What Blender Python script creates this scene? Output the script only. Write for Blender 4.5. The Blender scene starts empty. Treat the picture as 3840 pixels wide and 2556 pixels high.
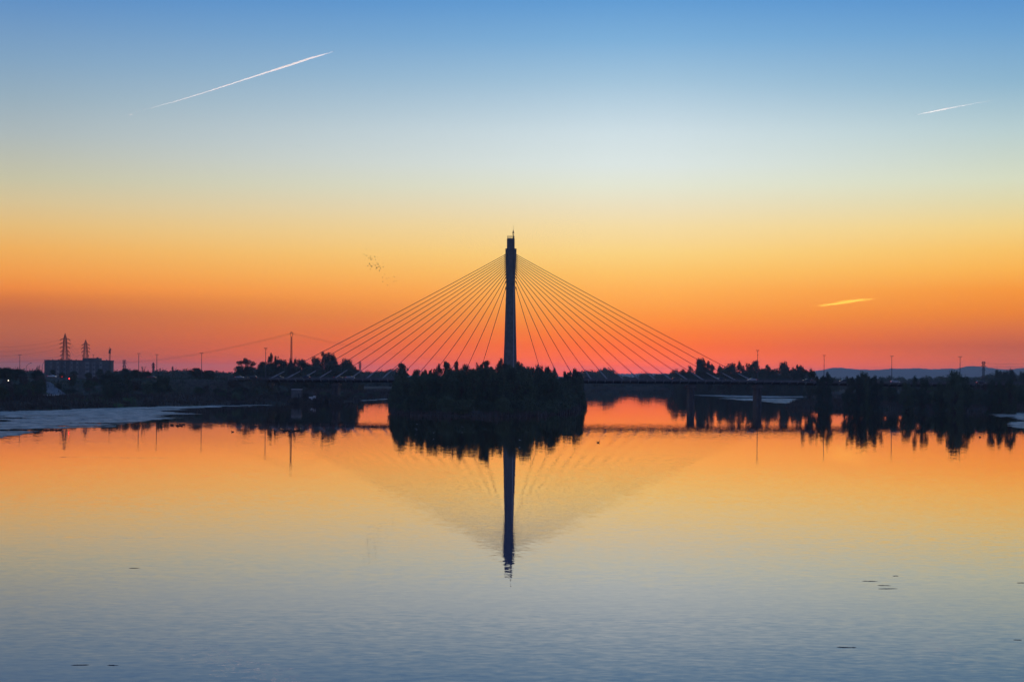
import bpy, bmesh, math, random
import numpy as np
from mathutils import Vector, Matrix, noise

# ------------------------------------------------------------------ camera, sky, sun, exposure
S = bpy.context.scene
COL = S.collection
F, CX, HY, CH, PHI = 6240.0, 1920.0, 1406.0, 14.22, 0.0073      # focal length in photo pixels, optical centre, horizon row, camera height
cam_d = bpy.data.cameras.new('camera')
cam_d.sensor_width = 36.0
cam_d.lens = 36.0 * F / 3840.0
cam_d.shift_y = (HY - 1278.0) / 3840.0
cam_d.clip_start = 1.0
cam_d.clip_end = 200000.0
cam = bpy.data.objects.new('camera', cam_d)
cam.location = (0, 0, CH)
cam.rotation_euler = (Matrix.Rotation(math.radians(90), 3, 'X') @ Matrix.Rotation(PHI, 3, 'Z')).to_euler()   # the camera was held slightly tilted
COL.objects.link(cam)
S.camera = cam

SUN_EL, SUN_AZ = math.radians(-2.0), math.radians(3.5)   # the sun has just gone down, a little right of the pylon
sd = bpy.data.lights.new('sun', 'SUN')
sd.energy = 3.0
sd.angle = math.radians(0.5)
sd.color = (1.0, 0.92, 0.78)
sun = bpy.data.objects.new('sun', sd)
to_sun = Vector((math.sin(SUN_AZ) * math.cos(SUN_EL), math.cos(SUN_AZ) * math.cos(SUN_EL), math.sin(SUN_EL)))
sun.rotation_euler = to_sun.to_track_quat('Z', 'Y').to_euler()
sun.location = (0, 0, 200)
COL.objects.link(sun)

S.view_settings.view_transform = 'Standard'
S.view_settings.look = 'None'
S.view_settings.exposure = 0.0
S.view_settings.gamma = 1.0
S.cycles.use_denoising = True
S.cycles.max_bounces = 5
S.cycles.diffuse_bounces = 2
S.cycles.glossy_bounces = 3
S.cycles.transparent_max_bounces = 12
S.cycles.volume_bounces = 0
S.cycles.sample_clamp_indirect = 4.0

def lin(c):
    return [((v / 255.0) / 12.92 if v / 255.0 <= 0.04045 else ((v / 255.0 + 0.055) / 1.055) ** 2.4) for v in c]

HAZE_D = 0.8e-4            # per metre
AIR = (0.052, 0.080, 0.178)     # what thick haze looks like here
TOP = 92.0

W = bpy.data.worlds.new('World')
S.world = W
W.use_nodes = True
nt = W.node_tree
nt.nodes.clear()
def N(t, **k):
    n = nt.nodes.new(t)
    for a, b in k.items(): setattr(n, a, b)
    return n
def L(a, b): nt.links.new(a, b)
def M(op, a, b=None, c=None, clamp=False):
    n = N('ShaderNodeMath', operation=op); n.use_clamp = clamp
    for i, v in enumerate((a, b, c)):
        if v is None: continue
        if isinstance(v, (int, float)): n.inputs[i].default_value = v
        else: L(v, n.inputs[i])
    return n.outputs[0]
tc = N('ShaderNodeTexCoord')
sp = N('ShaderNodeSeparateXYZ'); L(tc.outputs['Generated'], sp.inputs[0])
hx = M('SQRT', M('ADD', M('MULTIPLY', sp.outputs[0], sp.outputs[0]), M('MULTIPLY', sp.outputs[1], sp.outputs[1])))
te = M('DIVIDE', sp.outputs[2], M('MAXIMUM', hx, 0.0001))                       # tangent of the elevation
az = M('ARCTAN2', sp.outputs[0], sp.outputs[1])                               # 0 towards the bridge
RMAX = 1.2
def ramp(stops):
    # stops: (tan elevation, linear colour); position = sqrt(te / RMAX), so the low sky gets most of the ramp
    n = N('ShaderNodeValToRGB'); cr = n.color_ramp; cr.interpolation = 'LINEAR'
    first = True
    while len(cr.elements) > 1: cr.elements.remove(cr.elements[-1])
    for i, (t, c) in enumerate(stops):
        p = math.sqrt(max(t, 0) / RMAX)
        e = cr.elements[0] if i == 0 else cr.elements.new(min(p, 1))
        e.position = min(p, 1); e.color = (*c, 1)
    return n
fac = M('SQRT', M('DIVIDE', M('MAXIMUM', te, 0.0), RMAX, clamp=True))
def sky_stops(tab, gain=1.0):
    out = []
    for y, c in tab:
        e = (HY - y) / F
        path = min((TOP - CH) / max(e, 1e-5), 16200.0)
        T = math.exp(-HAZE_D * path)
        l = lin(c)
        out.append((max(e, 0), [max((l[i] - AIR[i] * (1 - T)) / T, 0.0) * gain for i in range(3)]))
    return out
mid = [(1404, (236, 100, 78)), (1385, (243, 102, 74)), (1347, (250, 108, 70)), (1297, (253, 112, 66)), (1247, (252, 126, 64)), (1177, (251, 150, 70)), (1087, (254, 176, 88)), (1017, (252, 195, 106)), (947, (250, 210, 130)),
       (847, (244, 219, 164)), (777, (236, 223, 188)), (697, (227, 229, 210)), (617, (219, 229, 226)), (497, (206, 222, 228)), (300, (161, 195, 219)), (150, (126, 175, 216)), (0, (98, 156, 211))]
left = [(1404, (135, 82, 90)), (1343, (152, 86, 86)), (1303, (170, 93, 81)), (1263, (180, 100, 79)), (1193, (190, 105, 75)), (1143, (214, 120, 70)), (1103, (236, 139, 70)), (1043, (240, 158, 80)), (963, (238, 175, 96)),
        (883, (229, 188, 122)), (793, (214, 194, 150)), (713, (198, 194, 166)), (549, (172, 184, 186)), (413, (150, 174, 190)), (281, (130, 164, 194)), (13, (88, 140, 197))]
right = [(1404, (178, 92, 90)), (1318, (188, 97, 86)), (1288, (187, 95, 81)), (1238, (210, 110, 74)), (1168, (232, 131, 62)), (1088, (245, 151, 66)), (1008, (249, 180, 86)), (938, (247, 195, 106)), (858, (241, 209, 136)),
         (768, (225, 215, 170)), (688, (214, 219, 194)), (510, (184, 206, 209)), (340, (143, 182, 207)), (150, (110, 162, 208)), (0, (86, 145, 205))]
high = [(0.40, lin((72, 122, 186))), (0.8, lin((72, 112, 172))), (1.2, lin((80, 116, 172)))]
back = [(0.0, lin((80, 80, 110))), (0.06, lin((98, 92, 126))), (0.18, lin((104, 106, 148))), (0.35, lin((86, 106, 156))), (0.8, lin((76, 106, 164))), (1.2, lin((80, 114, 170)))]
rm, rl, rr, rb = ramp(sky_stops(mid) + high), ramp(sky_stops(left) + high), ramp(sky_stops(right) + high), ramp(back)
for r in (rm, rl, rr, rb): L(fac, r.inputs[0])
def mapr(v, a, b, interp='SMOOTHERSTEP'):
    n = N('ShaderNodeMapRange'); n.interpolation_type = interp; n.clamp = True
    L(v, n.inputs[0]); n.inputs[1].default_value = a; n.inputs[2].default_value = b
    n.inputs[3].default_value = 0; n.inputs[4].default_value = 1
    return n.outputs[0]
daz = M('ABSOLUTE', M('SUBTRACT', az, 0.045))
m0 = N('ShaderNodeMix', data_type='RGBA'); L(mapr(az, 0.09, 0.290, 'LINEAR'), m0.inputs[0]); L(rm.outputs[0], m0.inputs[6]); L(rr.outputs[0], m0.inputs[7])
m1 = N('ShaderNodeMix', data_type='RGBA'); L(mapr(az, 0.055, -0.290, 'LINEAR'), m1.inputs[0]); L(m0.outputs[2], m1.inputs[6]); L(rl.outputs[0], m1.inputs[7])
# well away from the sunset: the dusk dome, partly from the physical sky
sky = N('ShaderNodeTexSky'); sky.sky_type = 'NISHITA'; sky.sun_disc = False
sky.sun_elevation = math.radians(0.5); sky.sun_rotation = SUN_AZ
sky.altitude = 180; sky.air_density = 1.2; sky.dust_density = 1.5; sky.ozone_density = 2.0
sk = N('ShaderNodeMix', data_type='RGBA', blend_type='ADD'); sk.inputs[0].default_value = 0.06
L(rb.outputs[0], sk.inputs[6]); L(sky.outputs[0], sk.inputs[7])
m2 = N('ShaderNodeMix', data_type='RGBA'); L(mapr(daz, 0.5, 1.7), m2.inputs[0]); L(m1.outputs[2], m2.inputs[6]); L(sk.outputs[2], m2.inputs[7])
bg = N('ShaderNodeBackground'); bg.inputs[1].default_value = 1.0
L(m2.outputs[2], bg.inputs[0])
wo = N('ShaderNodeOutputWorld'); L(bg.outputs[0], wo.inputs[0])

# ------------------------------------------------------------------ helpers
rng = random.Random(7)
# photo pixel -> world, at a chosen distance D (the camera's small tilt PHI taken out)
def PX(px, D, py=HY): return ((px - CX) - (HY - py) * PHI) * D / F
def PZ(py, D, px=CX): return CH + ((HY - py) + (px - CX) * PHI) * D / F
def OY(z, D, px): return HY - (z - CH) * F / D + (px - CX) * PHI      # photo row of height z at distance D
def WD(py, px=CX): return CH * F / ((py - HY) - (px - CX) * PHI)      # distance of a point on the water

def material(name, col, rough=0.8, spec=0.3, var=0.0, scale=1.0, metal=0.0, emit=None, col2=None, ior=1.45):
    m = bpy.data.materials.new(name); m.use_nodes = True
    t = m.node_tree; b = t.nodes['Principled BSDF']
    b.inputs['Base Color'].default_value = (*col, 1)
    b.inputs['Roughness'].default_value = rough
    b.inputs['Metallic'].default_value = metal
    b.inputs['Specular IOR Level'].default_value = spec
    b.inputs['IOR'].default_value = ior
    if var or col2:
        c = t.nodes.new('ShaderNodeTexCoord'); n = t.nodes.new('ShaderNodeTexNoise')
        n.inputs['Scale'].default_value = scale; n.inputs['Detail'].default_value = 5; n.inputs['Roughness'].default_value = 0.65
        t.links.new(c.outputs['Object'], n.inputs['Vector'])
        r = t.nodes.new('ShaderNodeValToRGB')
        r.color_ramp.elements[0].position = 0.35; r.color_ramp.elements[1].position = 0.68
        a = [max(v * (1 - var), 0) for v in col]; z = col2 or [v * (1 + var) for v in col]
        r.color_ramp.elements[0].color = (*a, 1); r.color_ramp.elements[1].color = (*z, 1)
        t.links.new(n.outputs['Fac'], r.inputs[0]); t.links.new(r.outputs[0], b.inputs['Base Color'])
    if emit:
        b.inputs['Emission Color'].default_value = (*emit[0], 1); b.inputs['Emission Strength'].default_value = emit[1]
    return m

def leafmat(name, a, b):
    m = bpy.data.materials.new(name); m.use_nodes = True
    t = m.node_tree; p = t.nodes['Principled BSDF']; p.inputs['Roughness'].default_value = 0.7; p.inputs['Specular IOR Level'].default_value = 0.25
    oi = t.nodes.new('ShaderNodeObjectInfo'); c = t.nodes.new('ShaderNodeTexCoord'); n = t.nodes.new('ShaderNodeTexNoise')
    n.inputs['Scale'].default_value = 7; n.inputs['Detail'].default_value = 4
    t.links.new(c.outputs['Generated'], n.inputs['Vector'])
    ad = t.nodes.new('ShaderNodeMath'); ad.operation = 'MULTIPLY_ADD'; ad.use_clamp = True
    t.links.new(oi.outputs['Random'], ad.inputs[0]); ad.inputs[1].default_value = 0.55
    sc = t.nodes.new('ShaderNodeMath'); sc.operation = 'SUBTRACT'; t.links.new(n.outputs['Fac'], sc.inputs[0]); sc.inputs[1].default_value = 0.27
    t.links.new(sc.outputs[0], ad.inputs[2])
    mx = t.nodes.new('ShaderNodeMix'); mx.data_type = 'RGBA'
    mx.inputs[6].default_value = (*a, 1); mx.inputs[7].default_value = (*b, 1)
    t.links.new(ad.outputs[0], mx.inputs[0]); t.links.new(mx.outputs[2], p.inputs['Base Color'])
    return m

MT = dict(
    concrete=material('concrete', (0.155, 0.148, 0.142), 0.85, 0.3, 0.22, 0.6),
    pier=material('pier_concrete', (0.11, 0.10, 0.10), 0.85, 0.2, 0.25, 0.8), fascia=material('weathered_fascia', (0.13, 0.12, 0.12), 0.85, 0.2, 0.25, 0.8), bracket=material('bracket_concrete', (0.22, 0.21, 0.21), 0.85, 0.2, 0.15, 1.0),
    pale=material('pale_concrete', (0.62, 0.61, 0.60), 0.7, 0.3, 0.12, 1.5),
    darkconc=material('shaded_concrete', (0.05, 0.048, 0.048), 0.9, 0.15, 0.3, 0.8),  # shade of the recessed deck underside put into the colour; abutment shares it
    steel=material('galvanised_steel', (0.12, 0.12, 0.13), 0.55, 0.4, 0.15, 3.0, metal=0.3),
    dark=material('dark_steel', (0.05, 0.05, 0.055), 0.6, 0.4, 0.1, 3.0),
    cable=material('cable_sheath', (0.09, 0.08, 0.08), 0.6, 0.35, 0.1, 3.0),
    white=material('white_paint', (0.78, 0.78, 0.80), 0.5, 0.4, 0.06, 2.0),
    asphalt=material('asphalt', (0.055, 0.055, 0.06), 0.9, 0.2, 0.25, 0.5),
    sheath=material('pale_sheath', (0.36, 0.36, 0.38), 0.5, 0.4),
    wire=material('wire', (0.06, 0.06, 0.06), 0.6, 0.3),
    leafA=leafmat('willow_leaves', (0.030, 0.050, 0.030), (0.120, 0.160, 0.085)),
    leafB=leafmat('eucalyptus_leaves', (0.026, 0.044, 0.032), (0.085, 0.115, 0.070)),
    leafC=leafmat('autumn_leaves', (0.085, 0.070, 0.030), (0.130, 0.100, 0.040)),
    leafD=leafmat('brown_scrub_leaves', (0.050, 0.042, 0.034), (0.130, 0.105, 0.085)),
    bark=material('bark', (0.09, 0.075, 0.062), 0.95, 0.2, 0.3, 2.0),
    glass=material('dark_glass', (0.02, 0.025, 0.03), 0.08, 0.6),
    tyre=material('tyre', (0.02, 0.02, 0.02), 0.9, 0.2),
    rim=material('wheel_rim', (0.5, 0.5, 0.52), 0.3, 0.5, metal=0.8),
    red=material('red_lamp', (0.5, 0.02, 0.02), 0.4, 0.4, emit=((1, 0.03, 0.03), 9.0)),
    redl=material('tail_lamp', (0.5, 0.02, 0.02), 0.3, 0.5, emit=((1, 0.05, 0.05), 0.9)),
    head=material('head_lamp', (0.9, 0.9, 0.85), 0.2, 0.5, emit=((1, 0.93, 0.8), 0.7)),
    warm=material('warm_lamp', (0.9, 0.85, 0.7), 0.4, 0.4, emit=((1, 0.85, 0.6), 4.0)),
    feather=material('dark_feathers', (0.045, 0.04, 0.035), 0.8, 0.2, 0.2, 8.0),
    wfeather=material('white_feathers', (0.8, 0.8, 0.8), 0.7, 0.2, 0.05, 8.0),
    cloth=material('dark_clothes', (0.04, 0.045, 0.06), 0.9, 0.2),
    skin=material('skin', (0.45, 0.28, 0.20), 0.6, 0.3),
    facade=material('facade_render', (0.15, 0.145, 0.14), 0.85, 0.2, 0.15, 0.15),
    facade2=material('light_facade_bay', (0.26, 0.255, 0.25), 0.85, 0.2, 0.3, 0.25),
    shutter=material('window_shutter', (0.11, 0.11, 0.12), 0.6, 0.3, 0.2, 0.5),
)

def mesh_np(name, V, Fc, mat, smooth=False):
    me = bpy.data.meshes.new(name)
    V = np.asarray(V, dtype=np.float32)
    Fc = np.asarray(Fc, dtype=np.int32)
    k = Fc.shape[1]
    me.vertices.add(len(V)); me.vertices.foreach_set('co', V.ravel())
    me.loops.add(Fc.size); me.loops.foreach_set('vertex_index', Fc.ravel())
    me.polygons.add(len(Fc)); me.polygons.foreach_set('loop_start', np.arange(0, Fc.size, k, dtype=np.int32))
    me.polygons.foreach_set('loop_total', np.full(len(Fc), k, dtype=np.int32))
    if smooth: me.polygons.foreach_set('use_smooth', np.ones(len(Fc), dtype=bool))
    me.update(calc_edges=True); me.validate()
    me.materials.append(mat)
    return me

class MB:
    """collects simple shapes into one mesh"""
    def __init__(s): s.v = []; s.f = []
    def poly(s, pts, faces):
        b = len(s.v); s.v += [tuple(p) for p in pts]; s.f += [tuple(b + i for i in f) for f in faces]
    def box(s, x0, x1, y0, y1, z0, z1):
        s.poly([(x0, y0, z0), (x1, y0, z0), (x1, y1, z0), (x0, y1, z0), (x0, y0, z1), (x1, y0, z1), (x1, y1, z1), (x0, y1, z1)],
               [(0, 3, 2, 1), (4, 5, 6, 7), (0, 1, 5, 4), (1, 2, 6, 5), (2, 3, 7, 6), (3, 0, 4, 7)])
    def tube(s, pts, radii, n=6, cap=True):
        pts = [Vector(p) for p in pts]
        if isinstance(radii, (int, float)): radii = [radii] * len(pts)
        b = len(s.v); prev = None
        for i, p in enumerate(pts):
            d = (pts[min(i + 1, len(pts) - 1)] - pts[max(i - 1, 0)]).normalized()
            u = d.orthogonal().normalized() if prev is None else (prev - d * prev.dot(d)).normalized()
            prev = u; w = d.cross(u)
            for k in range(n):
                a = 2 * math.pi * k / n + math.pi / n
                s.v.append(tuple(p + (u * math.cos(a) + w * math.sin(a)) * radii[i]))
        for i in range(len(pts) - 1):
            for k in range(n):
                s.f.append((b + i * n + k, b + i * n + (k + 1) % n, b + (i + 1) * n + (k + 1) % n, b + (i + 1) * n + k))
        if cap:
            s.f.append(tuple(b + k for k in reversed(range(n))))
            s.f.append(tuple(b + (len(pts) - 1) * n + k for k in range(n)))
    def bar(s, a, b, r): s.tube([a, b], r, 4)
    def lathe(s, prof, cx=0, cy=0, n=12):
        b = len(s.v)
        for r, z in prof:
            for k in range(n):
                a = 2 * math.pi * k / n
                s.v.append((cx + r * math.cos(a), cy + r * math.sin(a), z))
        for i in range(len(prof) - 1):
            for k in range(n):
                s.f.append((b + i * n + k, b + i * n + (k + 1) % n, b + (i + 1) * n + (k + 1) % n, b + (i + 1) * n + k))
        s.f.append(tuple(b + k for k in reversed(range(n)))); s.f.append(tuple(b + (len(prof) - 1) * n + k for k in range(n)))
    def loft(s, secs):
        n = len(secs[0]); b = len(s.v)
        for c in secs: s.v += [tuple(p) for p in c]
        for i in range(len(secs) - 1):
            for k in range(n):
                s.f.append((b + i * n + k, b + i * n + (k + 1) % n, b + (i + 1) * n + (k + 1) % n, b + (i + 1) * n + k))
        s.f.append(tuple(b + k for k in reversed(range(n)))); s.f.append(tuple(b + (len(secs) - 1) * n + k for k in range(n)))
    def mesh(s, name, mat, smooth=False):
        me = bpy.data.meshes.new(name); me.from_pydata(s.v, [], s.f); me.update()
        bm = bmesh.new(); bm.from_mesh(me); bmesh.ops.recalc_face_normals(bm, faces=bm.faces); bm.to_mesh(me); bm.free()
        if smooth: me.polygons.foreach_set('use_smooth', np.ones(len(me.polygons), dtype=bool))
        me.materials.append(mat)
        return me
    def build(s, name, mat, parent=None, smooth=False):
        return ob(name, s.mesh(name, mat, smooth), parent)

def ob(name, me, parent=None, loc=None):
    o = bpy.data.objects.new(name, me); COL.objects.link(o)
    if parent: o.parent = parent
    if loc is not None: o.location = loc
    return o
def tag(o, label=None, cat=None, group=None, kind=None):
    if label: o['label'] = label
    if cat: o['category'] = cat
    if group: o['group'] = group
    if kind: o['kind'] = kind
    return o
def thing(name, label, cat, loc=(0, 0, 0), rz=0.0, group=None):
    o = bpy.data.objects.new(name, None); COL.objects.link(o)
    o.location = loc; o.rotation_euler = (0, 0, rz); o.empty_display_size = 0.5
    return tag(o, label, cat, group)
def copy_tree(o, parent=None):
    c = o.copy(); COL.objects.link(c); c.parent = parent
    for ch in list(o.children): copy_tree(ch, c)
    return c

# ------------------------------------------------------------------ terrain and water
left_shore = [(-240, -900), (-215, 0), (-208, 300), (-196, 470), (-182, 592), (-168, 639), (-152, 699), (-113, 767), (-94.5, 797), (-84, 885), (-72, 983), (-62, 1200), (-45, 1600)]
far_shore = [(-10, 1790), (78, 1850), (190, 1900), (330, 1880), (430, 1750)]
mid_shore = [(380, 1600), (230, 1480), (150, 1420), (137, 1398), (158, 1373), (185, 1314), (213, 1298), (262, 1270), (320, 1250), (450, 1200)]
front_shore = [(450, 1100), (330, 980), (220, 890), (160, 842), (134, 812), (136, 792), (146, 772), (165, 750), (191, 730), (218, 710), (240, 620), (252, 300), (258, 0), (262, -900)]
RIVER = left_shore + far_shore + mid_shore + front_shore
ISLAND = [(-44.5, 640), (-41.5, 606), (-32, 577), (-20, 566), (-5, 565), (8, 582), (19, 622), (26, 680), (30.5, 745), (34.5, 795), (30, 850), (5, 875), (-25, 865), (-45, 810), (-51, 740), (-48.5, 680)]

def inside(P, X, Y):
    P = np.array(P, float); n = len(P); r = np.zeros(X.shape, bool)
    for i in range(n):
        x1, y1 = P[i]; x2, y2 = P[(i + 1) % n]
        c = ((y1 > Y) != (y2 > Y))
        if y1 != y2:
            r ^= c & (X < (x2 - x1) * (Y - y1) / (y2 - y1) + x1)
    return r
def dist(P, X, Y, closed=True):
    P = np.array(P, float); n = len(P); d = np.full(X.shape, 1e18)
    for i in range(n if closed else n - 1):
        a = P[i]; b = P[(i + 1) % n]; ab = b - a; l2 = (ab ** 2).sum()
        t = np.clip(((X - a[0]) * ab[0] + (Y - a[1]) * ab[1]) / l2, 0, 1)
        d = np.minimum(d, (X - a[0] - t * ab[0]) ** 2 + (Y - a[1] - t * ab[1]) ** 2)
    return np.sqrt(d)
def ss(a, b, x):
    t = np.clip((x - a) / (b - a), 0, 1); return t * t * (3 - 2 * t)
def wob(X, Y):
    return (np.sin(X * 0.21 + 1.3 * np.sin(Y * 0.083)) + np.sin(Y * 0.17 + 1.7 * np.sin(X * 0.097)) + 0.6 * np.sin(X * 0.53 + Y * 0.41))
ROAD = [(-900, 877), (-500, 865), (-330, 837), (-240, 818), (-150, 815), (-128, 815)]
def ground_z(X, Y):
    X = np.asarray(X, float); Y = np.asarray(Y, float)
    d = dist(RIVER, X, Y) * np.where(inside(RIVER, X, Y), -1, 1) + 1.3 * wob(X, Y)
    di = dist(ISLAND, X, Y) * np.where(inside(ISLAND, X, Y), 1, -1) + 0.9 * wob(X * 1.7, Y * 1.7)
    left = ss(-30, -80, X) * ss(1150, 950, Y)
    h = -2.2 + 2.2 * ss(-14, 0, d) + 1.3 * ss(0, 5, d) + 0.9 * ss(5, 25, d)
    hl = 1.4 * ss(3, 20, d) + 6.0 * ss(40, 85, d) + 0.8 * ss(90, 160, d)
    hr = 0.8 * ss(15, 60, d) + 1.0 * ss(60, 300, d)
    h = h + np.where(d > 0, left * hl + (1 - left) * hr, 0)
    rd = dist(ROAD, X, Y, closed=False)
    emb = EMB - 11.0 * ss(11, 30, rd)
    h = np.where((d > -2) & (X < -115), np.maximum(h, emb), h)
    hi = -2.2 + 2.2 * ss(-8, 0, di) + 1.5 * ss(0, 8, di)
    h = np.maximum(h, hi)
    return h + 0.10 * wob(X * 0.9, Y * 0.8) * (h > 0.6)
EMB = 11.0
def gz(x, y): return float(ground_z(np.array([x]), np.array([y]))[0])

xs = np.concatenate([[-9000, -6000, -4000, -2800, -2000, -1500, -1200, -1000, -800, -650], np.arange(-540, 560.1, 5.0), [650, 800, 1000, 1200, 1500, 2000, 2800, 4000, 6000, 9000]])
ys = np.concatenate([[-1500, -900, -400, 0, 200, 350, 450], np.arange(500, 1310, 5.0), np.arange(1320, 1900, 12.0), [1950, 2050, 2200, 2500, 3000, 3600, 4500, 6000, 8000, 10000, 11500, 13500, 16000]])
GX, GY = np.meshgrid(xs, ys)
GZ = ground_z(GX, GY)
def grid_faces(ny, nx):
    i = np.arange(ny * nx).reshape(ny, nx)
    return np.stack([i[:-1, :-1], i[:-1, 1:], i[1:, 1:], i[1:, :-1]], -1).reshape(-1, 4)
gm = bpy.data.materials.new('riverbank_soil_and_grass'); gm.use_nodes = True
t = gm.node_tree; b = t.nodes['Principled BSDF']; b.inputs['Roughness'].default_value = 0.95; b.inputs['Specular IOR Level'].default_value = 0.15
c = t.nodes.new('ShaderNodeTexCoord'); n1 = t.nodes.new('ShaderNodeTexNoise'); n1.inputs['Scale'].default_value = 0.05; n1.inputs['Detail'].default_value = 6
n2 = t.nodes.new('ShaderNodeTexNoise'); n2.inputs['Scale'].default_value = 0.6; n2.inputs['Detail'].default_value = 5
t.links.new(c.outputs['Object'], n1.inputs['Vector']); t.links.new(c.outputs['Object'], n2.inputs['Vector'])
r1 = t.nodes.new('ShaderNodeValToRGB'); e = r1.color_ramp.elements
e[0].position = 0.38; e[0].color = (0.050, 0.058, 0.030, 1); e[1].position = 0.62; e[1].color = (0.085, 0.070, 0.055, 1)
r2 = t.nodes.new('ShaderNodeValToRGB'); e = r2.color_ramp.elements
e[0].position = 0.3; e[0].color = (0.45, 0.45, 0.45, 1); e[1].position = 0.75; e[1].color = (1.25, 1.25, 1.25, 1)
mx = t.nodes.new('ShaderNodeMix'); mx.data_type = 'RGBA'; mx.blend_type = 'MULTIPLY'; mx.inputs[0].default_value = 1
t.links.new(n1.outputs['Fac'], r1.inputs[0]); t.links.new(n2.outputs['Fac'], r2.inputs[0])
t.links.new(r1.outputs[0], mx.inputs[6]); t.links.new(r2.outputs[0], mx.inputs[7]); t.links.new(mx.outputs[2], b.inputs['Base Color'])
g = ob('ground', mesh_np('ground', np.stack([GX, GY, GZ], -1).reshape(-1, 3), grid_faces(len(ys), len(xs)), gm, True))
tag(g, 'dark grassy river banks and plain around the river', kind='structure')

def wave_normal(t, layers, mod=None):
    """world-space slopes from noise, so far water keeps its true ripple statistics"""
    c = t.nodes.new('ShaderNodeTexCoord'); acc = None
    for (sx, sy, kx, ky, det) in layers:
        mp = t.nodes.new('ShaderNodeMapping'); mp.inputs['Scale'].default_value = (sx, sy, 1)
        t.links.new(c.outputs['Object'], mp.inputs[0])
        n = t.nodes.new('ShaderNodeTexNoise'); n.inputs['Scale'].default_value = 1; n.inputs['Detail'].default_value = det; n.inputs['Roughness'].default_value = 0.5
        t.links.new(mp.outputs[0], n.inputs['Vector'])
        s = t.nodes.new('ShaderNodeVectorMath'); s.operation = 'SUBTRACT'; s.inputs[1].default_value = (0.5, 0.5, 0.5)
        t.links.new(n.outputs['Color'], s.inputs[0])
        k = t.nodes.new('ShaderNodeVectorMath'); k.operation = 'MULTIPLY'; k.inputs[1].default_value = (kx, ky, 0)
        t.links.new(s.outputs[0], k.inputs[0])
        if acc is None: acc = k.outputs[0]
        else:
            a = t.nodes.new('ShaderNodeVectorMath'); t.links.new(acc, a.inputs[0]); t.links.new(k.outputs[0], a.inputs[1]); acc = a.outputs[0]
    if mod is not None:
        k = t.nodes.new('ShaderNodeVectorMath'); k.operation = 'SCALE'
        t.links.new(acc, k.inputs[0]); t.links.new(mod(t, c), k.inputs['Scale']); acc = k.outputs[0]
    a = t.nodes.new('ShaderNodeVectorMath'); t.links.new(acc, a.inputs[0]); a.inputs[1].default_value = (0, 0, 1)
    nn = t.nodes.new('ShaderNodeVectorMath'); nn.operation = 'NORMALIZE'; t.links.new(a.outputs[0], nn.inputs[0])
    return nn.outputs[0]
wm = bpy.data.materials.new('calm_river_water'); wm.use_nodes = True
t = wm.node_tree; t.nodes.clear()
def gusts(t, c):
    mp = t.nodes.new('ShaderNodeMapping'); mp.inputs['Scale'].default_value = (0.006, 0.02, 1); t.links.new(c.outputs['Object'], mp.inputs[0])
    n = t.nodes.new('ShaderNodeTexNoise'); n.inputs['Scale'].default_value = 1; n.inputs['Detail'].default_value = 4; t.links.new(mp.outputs[0], n.inputs['Vector'])
    r = t.nodes.new('ShaderNodeMapRange'); r.inputs[1].default_value = 0.35; r.inputs[2].default_value = 0.7; r.inputs[3].default_value = 0.45; r.inputs[4].default_value = 1.6
    t.links.new(n.outputs['Fac'], r.inputs[0])
    mp2 = t.nodes.new('ShaderNodeMapping'); mp2.inputs['Scale'].default_value = (0.012, 0.085, 1); mp2.inputs['Location'].default_value = (3.3, 8.1, 0); t.links.new(c.outputs['Object'], mp2.inputs[0])
    n2 = t.nodes.new('ShaderNodeTexNoise'); n2.inputs['Scale'].default_value = 1; n2.inputs['Detail'].default_value = 3; t.links.new(mp2.outputs[0], n2.inputs['Vector'])
    r2 = t.nodes.new('ShaderNodeMapRange'); r2.inputs[1].default_value = 0.69; r2.inputs[2].default_value = 0.73; r2.inputs[3].default_value = 0; r2.inputs[4].default_value = 3.5
    t.links.new(n2.outputs['Fac'], r2.inputs[0])
    a = t.nodes.new('ShaderNodeMath'); t.links.new(r.outputs[0], a.inputs[0]); t.links.new(r2.outputs[0], a.inputs[1])
    # the open reach is breezier than the sheltered water near the bridge
    sx = t.nodes.new('ShaderNodeSeparateXYZ'); t.links.new(c.outputs['Object'], sx.inputs[0])
    q = t.nodes.new('ShaderNodeMapRange'); q.inputs[1].default_value = 170; q.inputs[2].default_value = 430; q.inputs[3].default_value = 1.05; q.inputs[4].default_value = 0.72
    t.links.new(sx.outputs[1], q.inputs[0]); m_ = t.nodes.new('ShaderNodeMath'); m_.operation = 'MULTIPLY'; t.links.new(a.outputs[0], m_.inputs[0]); t.links.new(q.outputs[0], m_.inputs[1])
    return m_.outputs[0]
wn = wave_normal(t, [(1.2, 2.2, 0.013, 0.022, 2), (0.2, 0.4, 0.002, 0.003, 1)], gusts)
fr_ = t.nodes.new('ShaderNodeFresnel'); fr_.inputs['IOR'].default_value = 1.33; t.links.new(wn, fr_.inputs['Normal'])
fm = t.nodes.new('ShaderNodeMath'); fm.operation = 'MULTIPLY_ADD'; fm.use_clamp = True; fm.inputs[1].default_value = 1.55; fm.inputs[2].default_value = -0.17; t.links.new(fr_.outputs[0], fm.inputs[0])
gl = t.nodes.new('ShaderNodeBsdfGlossy'); gl.inputs['Roughness'].default_value = 0.0; gl.inputs['Color'].default_value = (1.0, 0.94, 0.89, 1); t.links.new(wn, gl.inputs['Normal'])
df = t.nodes.new('ShaderNodeBsdfDiffuse'); df.inputs['Color'].default_value = (0.02, 0.06, 0.15, 1)
ms = t.nodes.new('ShaderNodeMixShader'); t.links.new(fm.outputs[0], ms.inputs[0]); t.links.new(df.outputs[0], ms.inputs[1]); t.links.new(gl.outputs[0], ms.inputs[2])
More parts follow.
